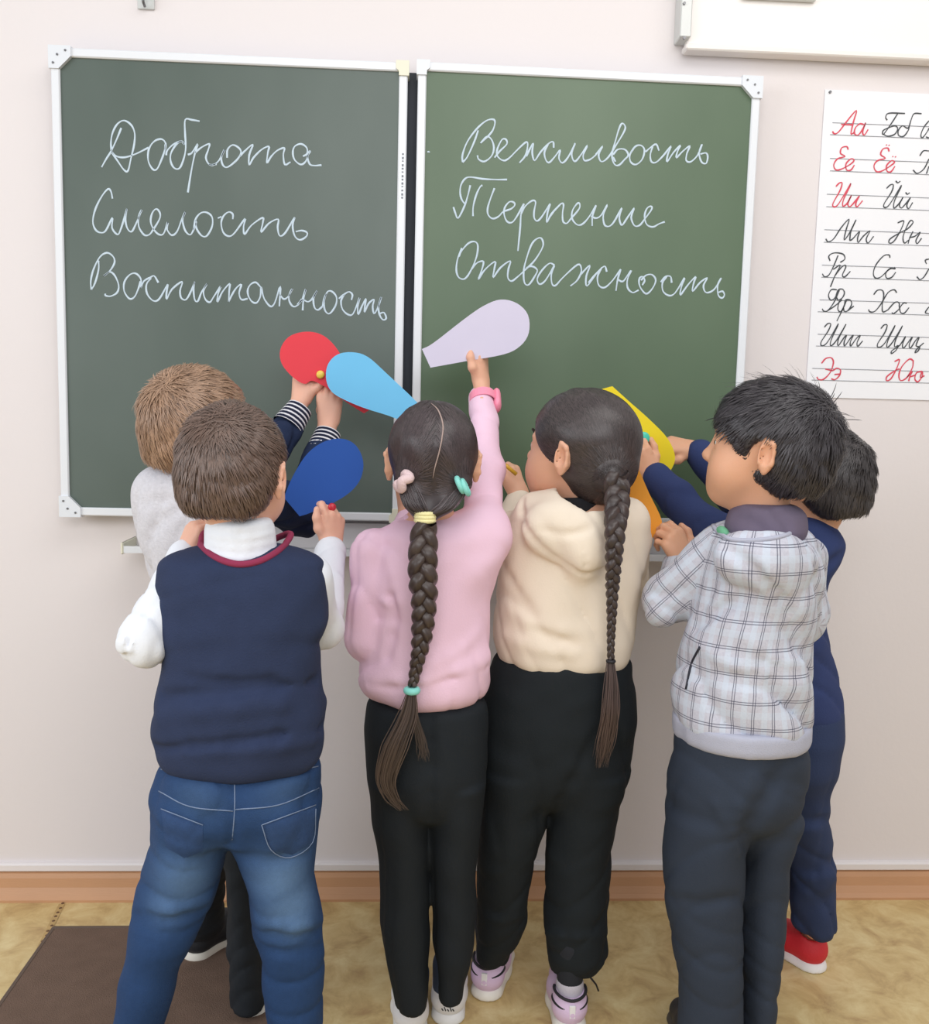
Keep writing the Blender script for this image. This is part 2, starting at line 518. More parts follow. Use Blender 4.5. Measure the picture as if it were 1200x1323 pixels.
def make_leaf(x0, x1, right):
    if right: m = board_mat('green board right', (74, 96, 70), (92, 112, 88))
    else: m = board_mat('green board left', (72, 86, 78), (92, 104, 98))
    tilt = .0136 if right else 0.0
    piv = x1 if right else x0

    def T(V):   # shear-free small rotation about the hinge
        V = np.asarray(V, float); dx = V[:, 0] - piv
        out = V.copy(); out[:, 0] = piv + dx * math.cos(tilt); out[:, 1] = V[:, 1] + (dx * math.sin(tilt) if right else 0); return out

    def fin(mb): mb.v = [tuple(v) for v in T(mb.v)]; return mb
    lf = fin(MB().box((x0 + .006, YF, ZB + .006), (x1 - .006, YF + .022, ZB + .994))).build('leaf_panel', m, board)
    w = .0185
    bars = [((x0, YF - .006, ZB), (x0 + w, YF + .026, ZB + 1)), ((x1 - w, YF - .006, ZB), (x1, YF + .026, ZB + 1)),
            ((x0 + w, YF - .006, ZB + 1 - w), (x1 - w, YF + .026, ZB + 1)), ((x0 + w, YF - .006, ZB), (x1 - w, YF + .026, ZB + w))]
    for lo, hi in bars: fin(MB().box(lo, hi, .0025)).build('frame_bar', m_frame, lf)
    # corner caps with rivets; chamfered on the outer side, small square ones towards the gap
    for cx, sx in ((x0, 1), (x1, -1)):
        for cz, sz in ((ZB, 1), (ZB + 1, -1)):
            outer = (cx == x0) != right
            c = (cx - .003 * sx, cz - .003 * sz)
            if outer:
                L = .047; W_ = .021
                pts = [(c[0], c[1]), (c[0] + sx * L, c[1]), (c[0] + sx * L, c[1] + sz * W_), (c[0] + sx * W_, c[1] + sz * L), (c[0], c[1] + sz * L)]
            else:
                L = .026; W_ = .022
                pts = [(c[0], c[1]), (c[0] + sx * L * 1.1, c[1]), (c[0] + sx * L * 1.1, c[1] + sz * W_ * .75), (c[0] + sx * W_, c[1] + sz * W_), (c[0] + sx * W_, c[1] + sz * L * 1.2), (c[0], c[1] + sz * L * 1.2)]
            cap = fin(MB().prism([(px, 0, pz) for px, pz in pts], (0, YF - .010, 0), (0, YF + .027, 0))).build('corner_cap', m_cap if (outer or right) else m_capy, lf)
            if outer:
                rv = MB()
                for qx, qz in ((.010, .036), (.036, .010), (.019, .019)):
                    X = c[0] + sx * qx; Z = c[1] + sz * qz
                    ring = [(X + .0024 * math.cos(t * math.pi / 4), YF - .0115, Z + .0024 * math.sin(t * math.pi / 4)) for t in range(8)]
                    rv.prism(ring, (0, 0, 0), (0, .003, 0))
                fin(rv).build('rivet', m_screw, lf)
    return lf


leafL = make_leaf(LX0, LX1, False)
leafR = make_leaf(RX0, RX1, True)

# chalk tray under the board
tr = empty('chalk_tray'); tag(tr, 'narrow white chalk tray fixed to the wall under the chalkboard', 'tray')
tx0, tx1 = .150, 1.47
MB().box((tx0, -.110, ZB - .075), (tx1, -.012, ZB - .071)).build('shelf', mat('tray aluminium', (205, 204, 206), .45), tr)
MB().box((tx0, -.112, ZB - .075), (tx1, -.108, ZB - .060)).build('front_lip', m_frame, tr)
MB().box((tx0, -.016, ZB - .075), (tx1, -.008, ZB - .012)).build('back_plate', mat('tray back', (214, 210, 210), .6), tr)
for x in (tx0 - .005, tx1): MB().box((x, -.114, ZB - .078), (x + .006, -.008, ZB - .052), .002).build('end_cap', m_capy, tr)
MB().box((tx0 + .02, -.012, ZB - .06), (tx0 + .03, 0, ZB - .002)).build('bracket', mat('pale green bracket', (190, 206, 190), .5), tr)
for px_, py_, ang, gn in ((478, 700, .15, 0), (425, 697, -.3, 0)):
    P = at(px_, py_, -.075); P[2] = ZB - .071
    t = MB(); dx = np.array([math.cos(ang), math.sin(ang), 0]) * .022
    t.tube([P - dx + [0, 0, .006], P + dx + [0, 0, .006]], .0055, 10)
    o = t.build('chalk_stick', mat('blackish marker' if 0 else 'dark chalk holder', (60, 60, 62), .5), None, True)
    tag(o, 'dark chalk holder lying on the tray nearer the girl in pink' if px_ > 450 else 'dark chalk holder lying on the tray beside the boy in the vest', 'chalk holder')

# ---------------------------------------------------------------- handwriting in chalk, traced strokes (crop x, y, scale)
WORDS = {
 'L1': [(120, 140, 7.5, [
   [(275,190),(235,290),(180,410),(130,490),(85,570)],
   [(180,410),(175,330),(190,240),(235,155),(300,118),(370,160),(405,240),(400,350),(370,480),(340,605),(300,595),(240,510),(180,420),(230,465),(310,475),(420,440),(540,380)],
   [(700,400),(705,340),(670,300),(610,310),(560,360),(535,430),(540,520),(580,590),(620,590),(660,510),(695,410),(700,350)],
   [(710,455),(720,410),(780,350),(860,320),(885,350),(880,340),(850,320),(800,360),(755,440),(755,520),(790,580),(840,580),(880,490),(900,380),(893,240),(895,110),(960,112),(1035,125)],
   [(920,450),(960,430),(1015,345),(990,430),(955,600),(920,815)],
   [(990,430),(1050,380),(1120,345),(1130,360),(1115,410),(1095,480),(1130,545),(1200,540)]]),
   (270, 140, 7.5, [
   [(0,545),(45,548),(100,500),(150,400)],
   [(175,480),(180,400),(230,355),(290,385),(310,430),(270,500),(180,570),(135,550),(120,480),(150,400)],
   [(300,465),(340,420),(425,350),(390,450),(390,550),(430,480),(510,400),(580,370),(570,430),(560,530),(600,470),(660,410),(730,385),(720,450),(735,545),(790,520)],
   [(910,465),(950,440),(945,380),(890,345),(830,370),(812,430),(830,500),(890,545),(940,510),(965,430),(980,420),(955,470),(975,540),(1020,555),(1090,550)]])],
 'L2': [(110, 230, 7.5, [
   [(265,200),(250,130),(220,108),(160,180),(100,300),(75,420),(100,500),(150,530),(200,510),(265,385),(260,480),(300,540),(330,535),(370,420),(405,295),(390,400),(410,490),(450,520),(490,450),(550,310),(520,370),(520,470),(570,550),(620,550),(660,500),(720,400),(725,340),(690,300),(650,340),(635,420),(660,490),(710,545),(760,540),(800,430),(795,500),(840,555),(890,520),(930,420),(970,330),(945,410),(970,510),(1020,550),(1060,480),(1080,420)]]),
   (250, 230, 7.5, [
   [(0,500),(20,400),(70,340),(130,335),(180,380),(180,470),(130,560),(80,560),(30,490),(20,410)],
   [(235,390),(270,375)],
   [(380,400),(380,350),(340,330),(290,370),(268,440),(290,530),(345,565),(400,530),(500,395),(485,470),(495,545),(560,460),(670,385),(670,440),(655,525),(730,440),(820,400),(815,480),(835,560),(890,530),(980,380),(960,460),(980,560),(1030,600),(1090,570),(1100,530),(1050,510),(990,520)]])],
 'L3': [(110, 310, 7.5, [
   [(60,485),(55,400),(80,290),(140,170),(210,125),(270,160),(285,220),(240,300),(180,350)],
   [(130,200),(130,290),(95,420),(60,485)],
   [(180,350),(240,310),(290,350),(325,440),(310,510),(250,545),(200,540),(195,520)],
   [(540,465),(540,380),(490,325),(430,340),(380,410),(380,500),(430,570),(480,550),(520,460),(535,400)],
   [(540,465),(570,400),(630,365),(670,350),(710,415)],
   [(640,370),(595,430),(600,520),(660,590),(720,570),(800,430),(790,500),(790,575),(840,480),(940,405),(920,490),(930,560),(975,580),(1020,510),(1062,405)]]),
   (250, 320, 8.571, [
   [(10,380),(0,470),(15,580),(50,590),(90,490),(150,400),(110,480),(130,570),(180,605),(220,550),(300,430),(270,520),(265,600),(320,490),(400,400),(395,480),(390,600)],
   [(390,600),(430,515),(480,440),(530,410),(505,500),(530,575),(600,565)],
   [(745,440),(690,385),(630,410),(600,470),(610,540),(650,600),(700,610),(740,540),(750,440),(780,560),(850,650),(900,610),(960,430),(950,650)],
   [(955,520),(1000,570),(1050,540),(1095,455),(1060,520),(1060,590),(1100,650),(1150,640),(1200,570)]]),
   (370, 320, 8.571, [
   [(170,590),(215,460),(190,570),(180,695)],
   [(120,630),(180,580),(240,600),(290,560),(340,475),(300,560),(310,660),(350,690),(400,650)],
   [(400,650),(420,560),(460,485),(510,490),(555,550),(545,640),(480,730),(430,700),(415,610),(440,510)],
   [(580,565),(630,525),(690,490),(730,520),(720,580)],
   [(640,520),(605,590),(620,680),(680,740),(740,730),(810,555),(790,650),(795,740),(840,640),(880,565),(870,640),(865,715),(910,620),(970,575),(955,650),(970,730),(1010,670),(1050,545),(1020,640),(1030,740),(1070,800),(1105,780),(1080,720),(1035,730)]])],
 'R1': [(590, 140, 6.667, [
   [(50,465),(50,400),(90,290),(170,180),(250,110),(310,95),(330,120),(310,190),(260,250),(205,300)],
   [(185,190),(150,290),(90,420),(50,465)],
   [(205,300),(260,245),(300,270),(320,340),(300,410),(240,458),(190,440),(178,405)],
   [(325,425),(370,370),(430,310),(425,270),(390,270),(350,350),(350,410),(400,450),(450,430),(530,350),(600,290),(610,330),(590,410),(540,470)],
   [(600,415),(630,350),(660,300),(650,380),(670,450),(720,380),(790,305),(830,290),(835,340)],
   [(790,305),(755,380),(770,450),(800,465),(850,410),(890,360),(880,430),(910,470),(960,420),(1020,300),(990,380),(1000,440),(1025,455),(1070,400),(1125,320),(1090,400),(1100,450),(1150,440),(1200,400)]]),
   (750, 140, 6.667, [
   [(130,400),(190,325),(155,400),(180,460),(240,420),(310,310),(370,210),(385,160),(360,130),(335,165),(300,280),(270,400),(290,480),(330,490),(380,440),(410,400),(380,355),(320,355),(280,400)],
   [(280,420),(300,460)],
   [(380,440),(420,400),(470,330),(520,320),(550,360),(530,440),(475,485),(430,460),(425,400),(460,340)],
   [(560,375),(600,340),(650,310),(675,365)],
   [(620,330),(600,400),(610,460),(650,465),(710,410),(780,325),(750,400),(745,460),(800,380),(860,320),(835,370),(825,425),(880,370),(940,325),(915,390),(910,450),(950,460),(1010,400),(1045,310),(1020,380),(1040,460),(1080,475),(1095,420),(1080,385),(1030,395)]])],
 'R2': [(580, 220, 8, [
   [(600,97),(480,97),(350,90),(230,72),(170,85),(125,150),(115,230),(130,300),(160,345)],
   [(220,155),(195,260),(160,370),(95,495),(65,440),(45,380)],
   [(345,155),(320,175),(280,260),(250,380),(248,475)],
   [(470,185),(430,290),(400,390),(405,460),(450,500),(510,480),(560,430),(640,400),(680,360),(665,330),(620,330),(575,390),(570,460),(600,530),(650,540),(700,480),(775,345)],
   [(775,345),(745,450),(735,600),(712,835)],
   [(745,450),(790,370),(860,315),(895,330),(880,420),(880,490),(910,525),(960,480),(1045,345),(1020,430),(1010,540),(1060,450),(1160,345)]]),
   (710, 230, 7.5, [
   [(0,380),(50,310),(110,250),(135,260),(125,340),(130,420),(165,440),(210,390),(285,300),(290,250),(265,250),(220,320),(220,400),(270,455),(320,445),(380,380),(450,265)],
   [(450,265),(415,370),(412,465)],
   [(400,370),(450,390),(500,360),(560,260),(520,360),(530,450),(570,470),(620,430),(700,290),(675,380),(690,450),(710,450),(750,390),(820,290),(790,380),(820,460),(870,460),(920,400),(990,300),(975,275),(940,300),(920,370),(940,450),(1000,475),(1060,445),(1115,425)]])],
 'R3': [(580, 300, 6.316, [
   [(105,130),(70,220),(60,310),(80,370),(130,380),(180,310),(225,200),(235,110),(210,78),(160,90),(105,150),(80,200)],
   [(185,300),(230,250),(280,240),(270,300),(240,385),(290,310),(375,240),(370,300),(360,370),(420,290),(500,235),(485,300),(480,370),(510,400),(560,365),(630,300),(700,230),(765,120),(760,60),(730,48),(680,90),(640,190),(610,310),(615,410),(650,430),(700,360),(720,310),(680,280),(630,290)],
   [(860,270),(820,255),(760,310),(720,380),(740,425),(790,390),(860,270),(835,340),(840,420),(870,435),(930,370),(1050,265),(1080,300),(1070,350),(1040,400),(990,440)],
   [(1070,350),(1150,270),(1120,360),(1125,440),(1200,340)]]),
   (760, 310, 6.316, [
   [(0,350),(60,280),(130,215),(150,260)],
   [(110,225),(75,300),(85,370),(130,390),(190,340),(265,240)],
   [(265,240),(240,320),(225,415)],
   [(235,320),(280,340),(320,290),(350,250),(320,320),(320,390),(360,430),(410,410)],
   [(440,370),(460,330),(440,300),(415,320),(420,380),(470,440),(520,400),(550,330),(520,285),(470,290),(430,330)],
   [(590,345),(630,300),(670,300),(680,350)],
   [(640,300),(605,350),(610,420),(660,455),(710,430),(785,310),(760,380),(750,450),(810,370),(875,300),(860,350),(850,420),(910,350),(970,310),(940,370),(950,420),(980,430),(1030,400),(1085,310),(1055,370),(1060,450),(1090,475),(1110,450),(1095,420),(1060,430)]])],
}
m_chalk = mat('chalk line', (198, 214, 226), .95, noise=.14, nscale=90)


def stroke_mesh(sets, surf, width, thick=.0006, seg=4):
    mb = MB()
    for ox, oy, sc, strokes in sets:
        for st in strokes:
            P = spline([surf(ox + x / sc, oy + y / sc) for x, y in st], seg)
            r = width * (1 + .18 * np.sin(np.arange(len(P)) * .7 + ox))
            n = len(P); T = np.gradient(P, axis=0); T[:, 1] *= 0; T /= np.linalg.norm(T, axis=1)[:, None] + 1e-9
            S_ = np.stack([-T[:, 2], 0 * T[:, 0], T[:, 0]], 1) * r[:, None] * .5
            P0 = P - T * 0; V = []
            for i in range(n):
                V += [P0[i] - S_[i], P0[i] - S_[i] * .55 + [0, -thick, 0], P0[i] + S_[i] * .55 + [0, -thick, 0], P0[i] + S_[i]]
            Fs = []
            for i in range(n - 1):
                for k in range(3): Fs.append((4 * i + k, 4 * i + k + 1, 4 * i + 5 + k, 4 * i + 4 + k))
            mb.add(V, Fs)
    return mb


def surfL(x, y): return at(x, y, YF - .0004)


def surfR(x, y):
    p = at(x, y, YF)
    for _ in range(3): p = at(x, y, leaf_y(p[0]) - .0006)
    return p


for k, sets in WORDS.items():
    lf, sf = (leafL, surfL) if k[0] == 'L' else (leafR, surfR)
    o = stroke_mesh(sets, sf, .0037).build('chalk_word', m_chalk, lf)
    o['label'] = {'L1': 'cursive chalk word at the top of the left leaf', 'L2': 'cursive chalk word in the middle of the left leaf', 'L3': 'long cursive chalk word lowest on the left leaf',
                  'R1': 'cursive chalk word at the top of the right leaf', 'R2': 'cursive chalk word in the middle of the right leaf', 'R3': 'cursive chalk word lowest on the right leaf'}[k]
o = stroke_mesh([(0, 0, 1, [[(552, 196.5), (554, 196), (555, 197)]])], surfR, .003).build('chalk_speck', m_chalk, leafR)
# tiny print running up the inner bar of the left leaf
tk = MB()
for i, h in enumerate((3, 4, 2, 4, 3, 2, 4, 3, 4, 2, 3, 4, 3)):
    y = 198 + i * 4.7; x = 520.5 - i * .09
    p0 = at(x - 1.1, y, YF - .0064); p1 = at(x + 1.1, y + h * .7, YF - .0064)
    tk.box((p0[0], YF - .0068, p1[2]), (p1[0], YF - .006, p0[2]))
tk.build('printed_mark', mat('small print', (120, 124, 132), .6), leafL)

# ---------------------------------------------------------------- alphabet poster
YP = -.004
pa = at(1067, 115, YP); pb = at(1040, 513, YP); px0 = (pa[0] + pb[0]) / 2; pz1 = pa[2] - .001; pz0 = pb[2]
poster = empty('alphabet_poster'); tag(poster, 'white paper poster of red and black cursive alphabet letters pinned right of the chalkboard', 'poster')
mb = MB(); N_ = 24; Vp = []; Wd = .62
for i in range(N_ + 1):
    x = px0 + Wd * i / N_; wv = .0012 * math.sin(i * .9) ** 2
    for z in (pz0, pz1): Vp.append((x, YP + .0006 - wv * .3, z)); Vp.append((x, -.0012, z))
Fp = []
for i in range(N_):
    b0 = 4 * i; Fp += [(b0, b0 + 4, b0 + 6, b0 + 2), (b0 + 1, b0 + 3, b0 + 7, b0 + 5), (b0, b0 + 1, b0 + 5, b0 + 4), (b0 + 2, b0 + 6, b0 + 7, b0 + 3)]
Fp += [(0, 2, 3, 1), (4 * N_, 4 * N_ + 1, 4 * N_ + 3, 4 * N_ + 2)]
mb.add(Vp, Fp); sheet = mb.build('sheet', mat('poster paper', (238, 238, 242), .5), poster)
A1, A2 = (1050, 110, 6.3), (1035, 310, 6.303)
RED = [(*A1, [
  [(160,375),(175,395),(210,380),(280,290),(355,205),(330,300),(310,395),(335,385)], [(230,320),(320,322)],
  [(415,320),(380,315),(345,350),(340,395),(370,405),(410,350),(430,305),(405,380),(420,405),(450,360)],
  [(288,525),(275,500),(235,510),(225,555),(262,580),(200,600),(170,650),(190,690),(240,680),(310,640),(335,610),(310,600),(270,640),(275,690),(310,690),(338,650)],
  [(620,540),(610,512),(570,520),(552,565),(590,595),(525,615),(497,660),(520,705),(570,695),(640,650),(665,625),(640,615),(600,655),(605,700),(635,705),(668,660)],
  [(597,484),(602,490)], [(618,486),(623,492)], [(648,578),(653,584)], [(670,580),(676,586)],
  [(188,825),(215,797),(238,797),(220,860),(165,960),(170,990),(210,965),(310,800),(250,930),(245,985),(280,960),(315,895),(285,960),(300,990),(340,950),(380,900),(350,960),(360,990),(405,940)]]),
 (*A2, [
  [(165,1005),(200,965),(245,960),(262,1000),(235,1080),(180,1135),(140,1135),(128,1115)], [(195,1050),(255,1065)],
  [(255,1065),(290,1045),(320,1060),(310,1105),(275,1137),(245,1130)], [(270,1095),(315,1092)],
  [(760,990),(800,975),(775,1050),(730,1130),(695,1145),(700,1110),(770,1060),(800,1050)], [(915,985),(880,970),(820,1030),(795,1100),(810,1145),(860,1120),(905,1040),(912,985)],
  [(860,1120),(905,1070),(885,1110),(875,1150)], [(885,1115),(930,1100)], [(985,1070),(940,1080),(925,1130),(950,1155),(985,1110),(985,1070),(970,1120),(1003,1105)]])]
BLK = [(*A1, [
  [(750,230),(620,228),(593,260),(605,285)], [(690,232),(640,310),(575,400),(572,370),(620,345),(670,330),(690,355),(665,400),(610,415),(575,400)],
  [(885,232),(825,232),(800,280),(775,350),(730,330),(695,370),(700,410),(740,415),(775,370),(785,340)],
  [(945,290),(905,340),(880,400),(890,430),(930,380),(945,350)], [(920,420),(945,430)],
  [(870,575),(900,535),(945,535)], [(945,600),(905,680),(850,718),(815,690)], [(945,660),(925,720)],
  [(600,840),(630,812),(655,812),(640,870),(580,965),(585,995),(625,970),(722,815),(665,940),(660,1000),(700,965),(735,910),(705,970),(720,1000),(760,960),(795,915),(765,975),(780,1005),(812,955)],
  [(675,778),(690,794),(712,782)], [(755,872),(768,888),(788,875)],
  [(105,1250),(125,1275),(170,1250),(230,1160),(295,1090),(270,1180),(255,1260),(300,1200),(352,1095),(310,1190),(300,1265)],
  [(300,1265),(325,1250),(380,1190),(365,1240),(370,1280),(410,1230),(465,1185),(435,1250),(450,1285),(495,1230)],
  [(690,1120),(740,1105),(715,1180),(660,1270),(622,1285),(630,1250),(720,1195),(770,1170),(815,1120),(800,1100),(775,1130),(735,1230),(745,1285),(780,1260)], 
  [(815,1190),(790,1240),(775,1290)], [(785,1240),(830,1230),(875,1195),(840,1260),(850,1290),(885,1245)]]),
 (*A2, [
  [(235,170),(225,130),(270,105),(340,115),(355,155),(318,182)], [(300,125),(265,210),(225,285),(190,300),(172,275)],
  [(260,240),(318,205),(275,290),(238,382)], [(275,290),(320,230),(355,205),(362,225),(335,285),(355,300),(400,255)],
  [(722,145),(715,122),(670,130),(610,200),(587,270),(605,310),(650,300),(720,235),(765,235),(755,222)], [(730,228),(690,265),(695,310),(735,305),(770,262)],
  [(1040,155),(1010,165),(1020,195)], [(1040,235),(1000,300),(965,322),(942,298)],
  [(290,405),(245,405),(222,450),(240,490),(275,470),(300,410),(335,400),(352,430),(335,470),(300,490),(290,470)],
  [(310,410),(265,510),(215,575),(185,580),(170,560)],
  [(215,575),(270,540),(330,490),(310,500),(298,560),(320,585),(350,540),(360,490),(400,490),(410,525),(380,575),(350,580),(345,555)], [(370,490),(325,590),(290,660)], [(380,575),(428,538)],
  [(590,445),(620,410),(660,410),(672,450),(660,530),(665,585),(705,570)], [(778,430),(755,405),(705,430),(650,520),(600,580),(560,585),(547,565)],
  [(705,570),(760,510),(795,510),(800,550),(810,590),(840,595),(878,550)], [(860,515),(830,515),(790,570),(750,600),(738,590)],
  [(1040,545),(1010,590),(1040,600)],
  [(188,710),(215,682),(240,685),(220,740),(162,830),(170,862),(215,830),(303,682),(245,810),(240,862),(285,820),(365,685),(305,800),(300,862),(345,800),(370,775),(350,830),(355,862),(400,800),(425,775),(400,830),(405,862),(450,800),(480,778),(455,835),(462,865),(500,822)],
  [(648,722),(675,692),(700,695),(680,755),(622,845),(632,875),(680,840),(765,695),(705,820),(700,875),(745,830),(825,698),(770,810),(760,870),(790,860),(770,900),(735,925),(740,900),(800,860),(850,785),(825,850),(835,880),(880,820),(905,790),(880,850),(890,880),(930,820),(960,792),(935,860),(965,870),(950,905),(925,918),(945,885),(998,838)]])]


def surfP(x, y): return at(x, y, YP - .0004)


for nm, data, cl, wdt in (('red_letter', RED, mat('red print', (214, 74, 92), .6), .0031), ('black_letter', BLK, mat('dark print', (62, 66, 70), .6), .0027)):
    grp = {}
    for ox, oy, sc, strokes in data:
        for st in strokes:
            mx = ox + np.mean([q[0] for q in st]) / sc; my = oy + np.mean([q[1] for q in st]) / sc
            key = (int(round((my - 165 - (mx - 1090) * .045) / 45.5)), 0 if mx < 1131 else (1 if mx < 1187 else 2))
            grp.setdefault(key, []).append([(ox + x / sc, oy + y / sc) for x, y in st])
    for key, sts in grp.items(): stroke_mesh([(0, 0, 1, sts)], surfP, wdt, .0002).build(nm, cl, sheet)
rl = []
for (ox, oy, sc), L in ((A1, ((160,298,945,345),(140,405,945,433),(140,595,945,628),(140,697,945,728),(115,887,945,918),(110,990,945,1018),(95,1177,945,1205),(90,1280,945,1305))),
                        (A2, ((170,205,1040,232),(165,305,1040,330),(150,487,1040,515),(135,588,1040,608),(135,770,1040,790),(120,867,1040,885),(90,1048,1040,1068),(85,1143,1040,1163)))):
    for xa, ya, xb, yb in L:
        p0 = surfP(ox + xa / sc, oy + ya / sc); z = (p0[2] + surfP(ox + xb / sc, oy + yb / sc)[2]) / 2
        rl.append((p0[0], z))
mb = MB()
for x, z in rl: mb.box((x, YP - .0005, z - .0006), (px0 + Wd - .03, YP, z + .0006))
mb.build('ruled_line', mat('ruled print', (128, 130, 136), .7), sheet)
for x, y in ((1072, 119), (1051, 506)):
    p = at(x, y, YP); t = MB()
    t.prism([(p[0] + .003 * math.cos(k * math.pi / 5), 0, p[2] + .003 * math.sin(k * math.pi / 5)) for k in range(10)], (0, YP - .003, 0), (0, YP + .002, 0))
    t.build('push_pin', m_screw, poster)
p = (px0 + Wd - .012, 0, pz1 - .01)
for z in (pz1 - .01, pz0 + .012):
    t = MB(); t.prism([(px0 + Wd - .012 + .003 * math.cos(k * math.pi / 5), 0, z + .003 * math.sin(k * math.pi / 5)) for k in range(10)], (0, YP - .003, 0), (0, YP + .002, 0)); t.build('push_pin', m_screw, poster)

# white panel above on the right (wall mounted screen) with its bracket, small bracket top left
sx0 = at(886, 60, -.04)[0]; sz0 = at(1000, 69, -.04)[2]
sc_ = empty('wall_panel'); tag(sc_, 'long white board mounted above the alphabet poster, cut by the top of the picture', 'whiteboard')
MB().box((sx0 + .004, -.034, sz0 + .006), (sx0 + 1.9, -.004, sz0 + .62), .003).build('panel', mat('off-white panel', (240, 235, 232), .45), sc_)
MB().box((sx0, -.042, sz0), (sx0 + 1.904, -.004, sz0 + .014), .003).build('bottom_rail', mat('panel rail', (236, 230, 226), .4), sc_)
bp = at(881, 55, -.02)
MB().box((bp[0] - .014, -.052, bp[2]), (bp[0] + .011, -.001, bp[2] + .24), .002).build('side_bracket', mat('grey bracket', (204, 206, 204), .4, metal=.2), sc_)
rv = MB()
for py in (4, 49):
    q = at(884, py, -.054); rv.prism([(q[0] + .0032 * math.cos(k * math.pi / 4), 0, q[2] + .0032 * math.sin(k * math.pi / 4)) for k in range(8)], (0, -.0555, 0), (0, -.050, 0))
rv.build('screw', m_screw, sc_)
q = at(1003, 2, -.035)
MB().box((q[0] - .08, -.046, q[2]), (q[0] + .085, -.036, q[2] + .09), .002).build('upper_plate', mat('grey bracket', (204, 206, 204)), sc_)
q = at(186, 8, -.02); hk = empty('wall_hook'); tag(hk, 'small grey metal hook at the top edge, above the left chalkboard leaf', 'hook')
MB().box((q[0] - .018, -.006, q[2]), (q[0] + .018, -.001, q[2] + .07), .001).build('plate', mat('grey bracket', (204, 206, 204)), hk)
MB().tube(spline([(q[0], -.006, q[2] + .03), (q[0], -.022, q[2] + .022), (q[0], -.026, q[2] + .008), (q[0], -.014, q[2] + .002)], 5), .003, 8).build('hook', m_screw, hk, True)

# ---------------------------------------------------------------- figure builders
def rot(yaw=0, pitch=0, roll=0):
    """yaw>0 turns left, pitch>0 looks up, roll>0 tips the head to the right"""
    cy, sy = math.cos(yaw), math.sin(yaw); cp, sp = math.cos(pitch), math.sin(pitch); cr, sr = math.cos(roll), math.sin(roll)
    Z = np.array([[cy, -sy, 0], [sy, cy, 0], [0, 0, 1.]]); X = np.array([[1, 0, 0], [0, cp, -sp], [0, sp, cp]]); Y = np.array([[cr, 0, sr], [0, 1, 0], [-sr, 0, cr]])
    return Z @ X @ Y


def frame(c, R, s): return lambda V: np.asarray(V) @ R.T * s + c


def inv(c, R, s): return lambda P: ((np.asarray(P) - c) @ R) / s


def head_sdf(neck_to):
    """child's head, local frame: x right, y to the face, z up"""
    h = Sdf()
    h.ell((0, -.012, .030), (.071, .087, .077), k=.03)
    h.ell((0, .026, -.028), (.056, .052, .066), k=.04)
    h.ell((0, .052, -.072), (.026, .022, .022), k=.04)
    for s in (-1, 1):
        h.ell((.034 * s, .046, -.038), (.026, .026, .028), k=.03)          # cheek
        h.seg((.012 * s, .074, .022), (.042 * s, .064, .020), .006, .006, .014)  # brow
    h.seg((0, .072, .012), (0, .086, -.020), .006, .0085, .012)             # nose bridge
    h.ell((0, .088, -.023), (.0095, .009, .0085), k=.008)
    for s in (-1, 1): h.ell((.009 * s, .083, -.026), (.006, .007, .0055), k=.005)
    h.seg((-.015, .074, -.0475), (.015, .074, -.0475), .0042, .0042, .004)  # lips
    h.seg((-.013, .0745, -.0555), (.013, .0745, -.0555), .005, .005, .004)
    h.seg((0, -.020, -.05), neck_to, .036, .036, .03)
    so = Sdf()
    for s in (-1, 1): so.ell((.0295 * s, .087, .004), (.016, .015, .0105), k=.001)
    h.sub(so, .012)
    h2 = Sdf()
    for s in (-1, 1):
        h2.ell((.0295 * s, .066, .003), (.014, .0125, .010), k=.001)          # eyelids
    h.post.append(lambda P, d: smin(d, h2(P), .006))
    sl = Sdf()
    for s in (-1, 1): sl.seg((.019 * s, .080, .001), (.040 * s, .074, .003), .0022, .0016, .001)
    h.sub(sl, .003)
    # ears
    er = Sdf()
    for s in (-1, 1):
        R = rot(-s * .45, 0, 0)
        c = np.array([.071 * s, -.006, -.004])
        ring = [c + np.array([s * .011, -.012, .012]), c + np.array([s * .013, -.010, .024]), c + np.array([s * .008, .002, .030]), c + np.array([0, .010, .020])]
        er.ell(c + np.array([s * .006, -.004, .004]), (.0065, .016, .026), R, .008)
        er.chain([c + np.array([s * .006, -.004, -.022]), c + np.array([s * .011, -.013, -.006])] + ring, [.0045, .0035, .0038, .0038, .0036, .003], .005)
    ec = Sdf()
    for s in (-1, 1): ec.ell((.083 * s, -.008, .002), (.006, .0085, .015), k=.001)
    er.sub(ec, .004)
    h.post.append(lambda P, d: smin(d, er(P), .008))
    h.lo = np.minimum(h.lo, [-.1, -.12, -.15]); h.hi = np.maximum(h.hi, [.1, .11, .12])
    return h


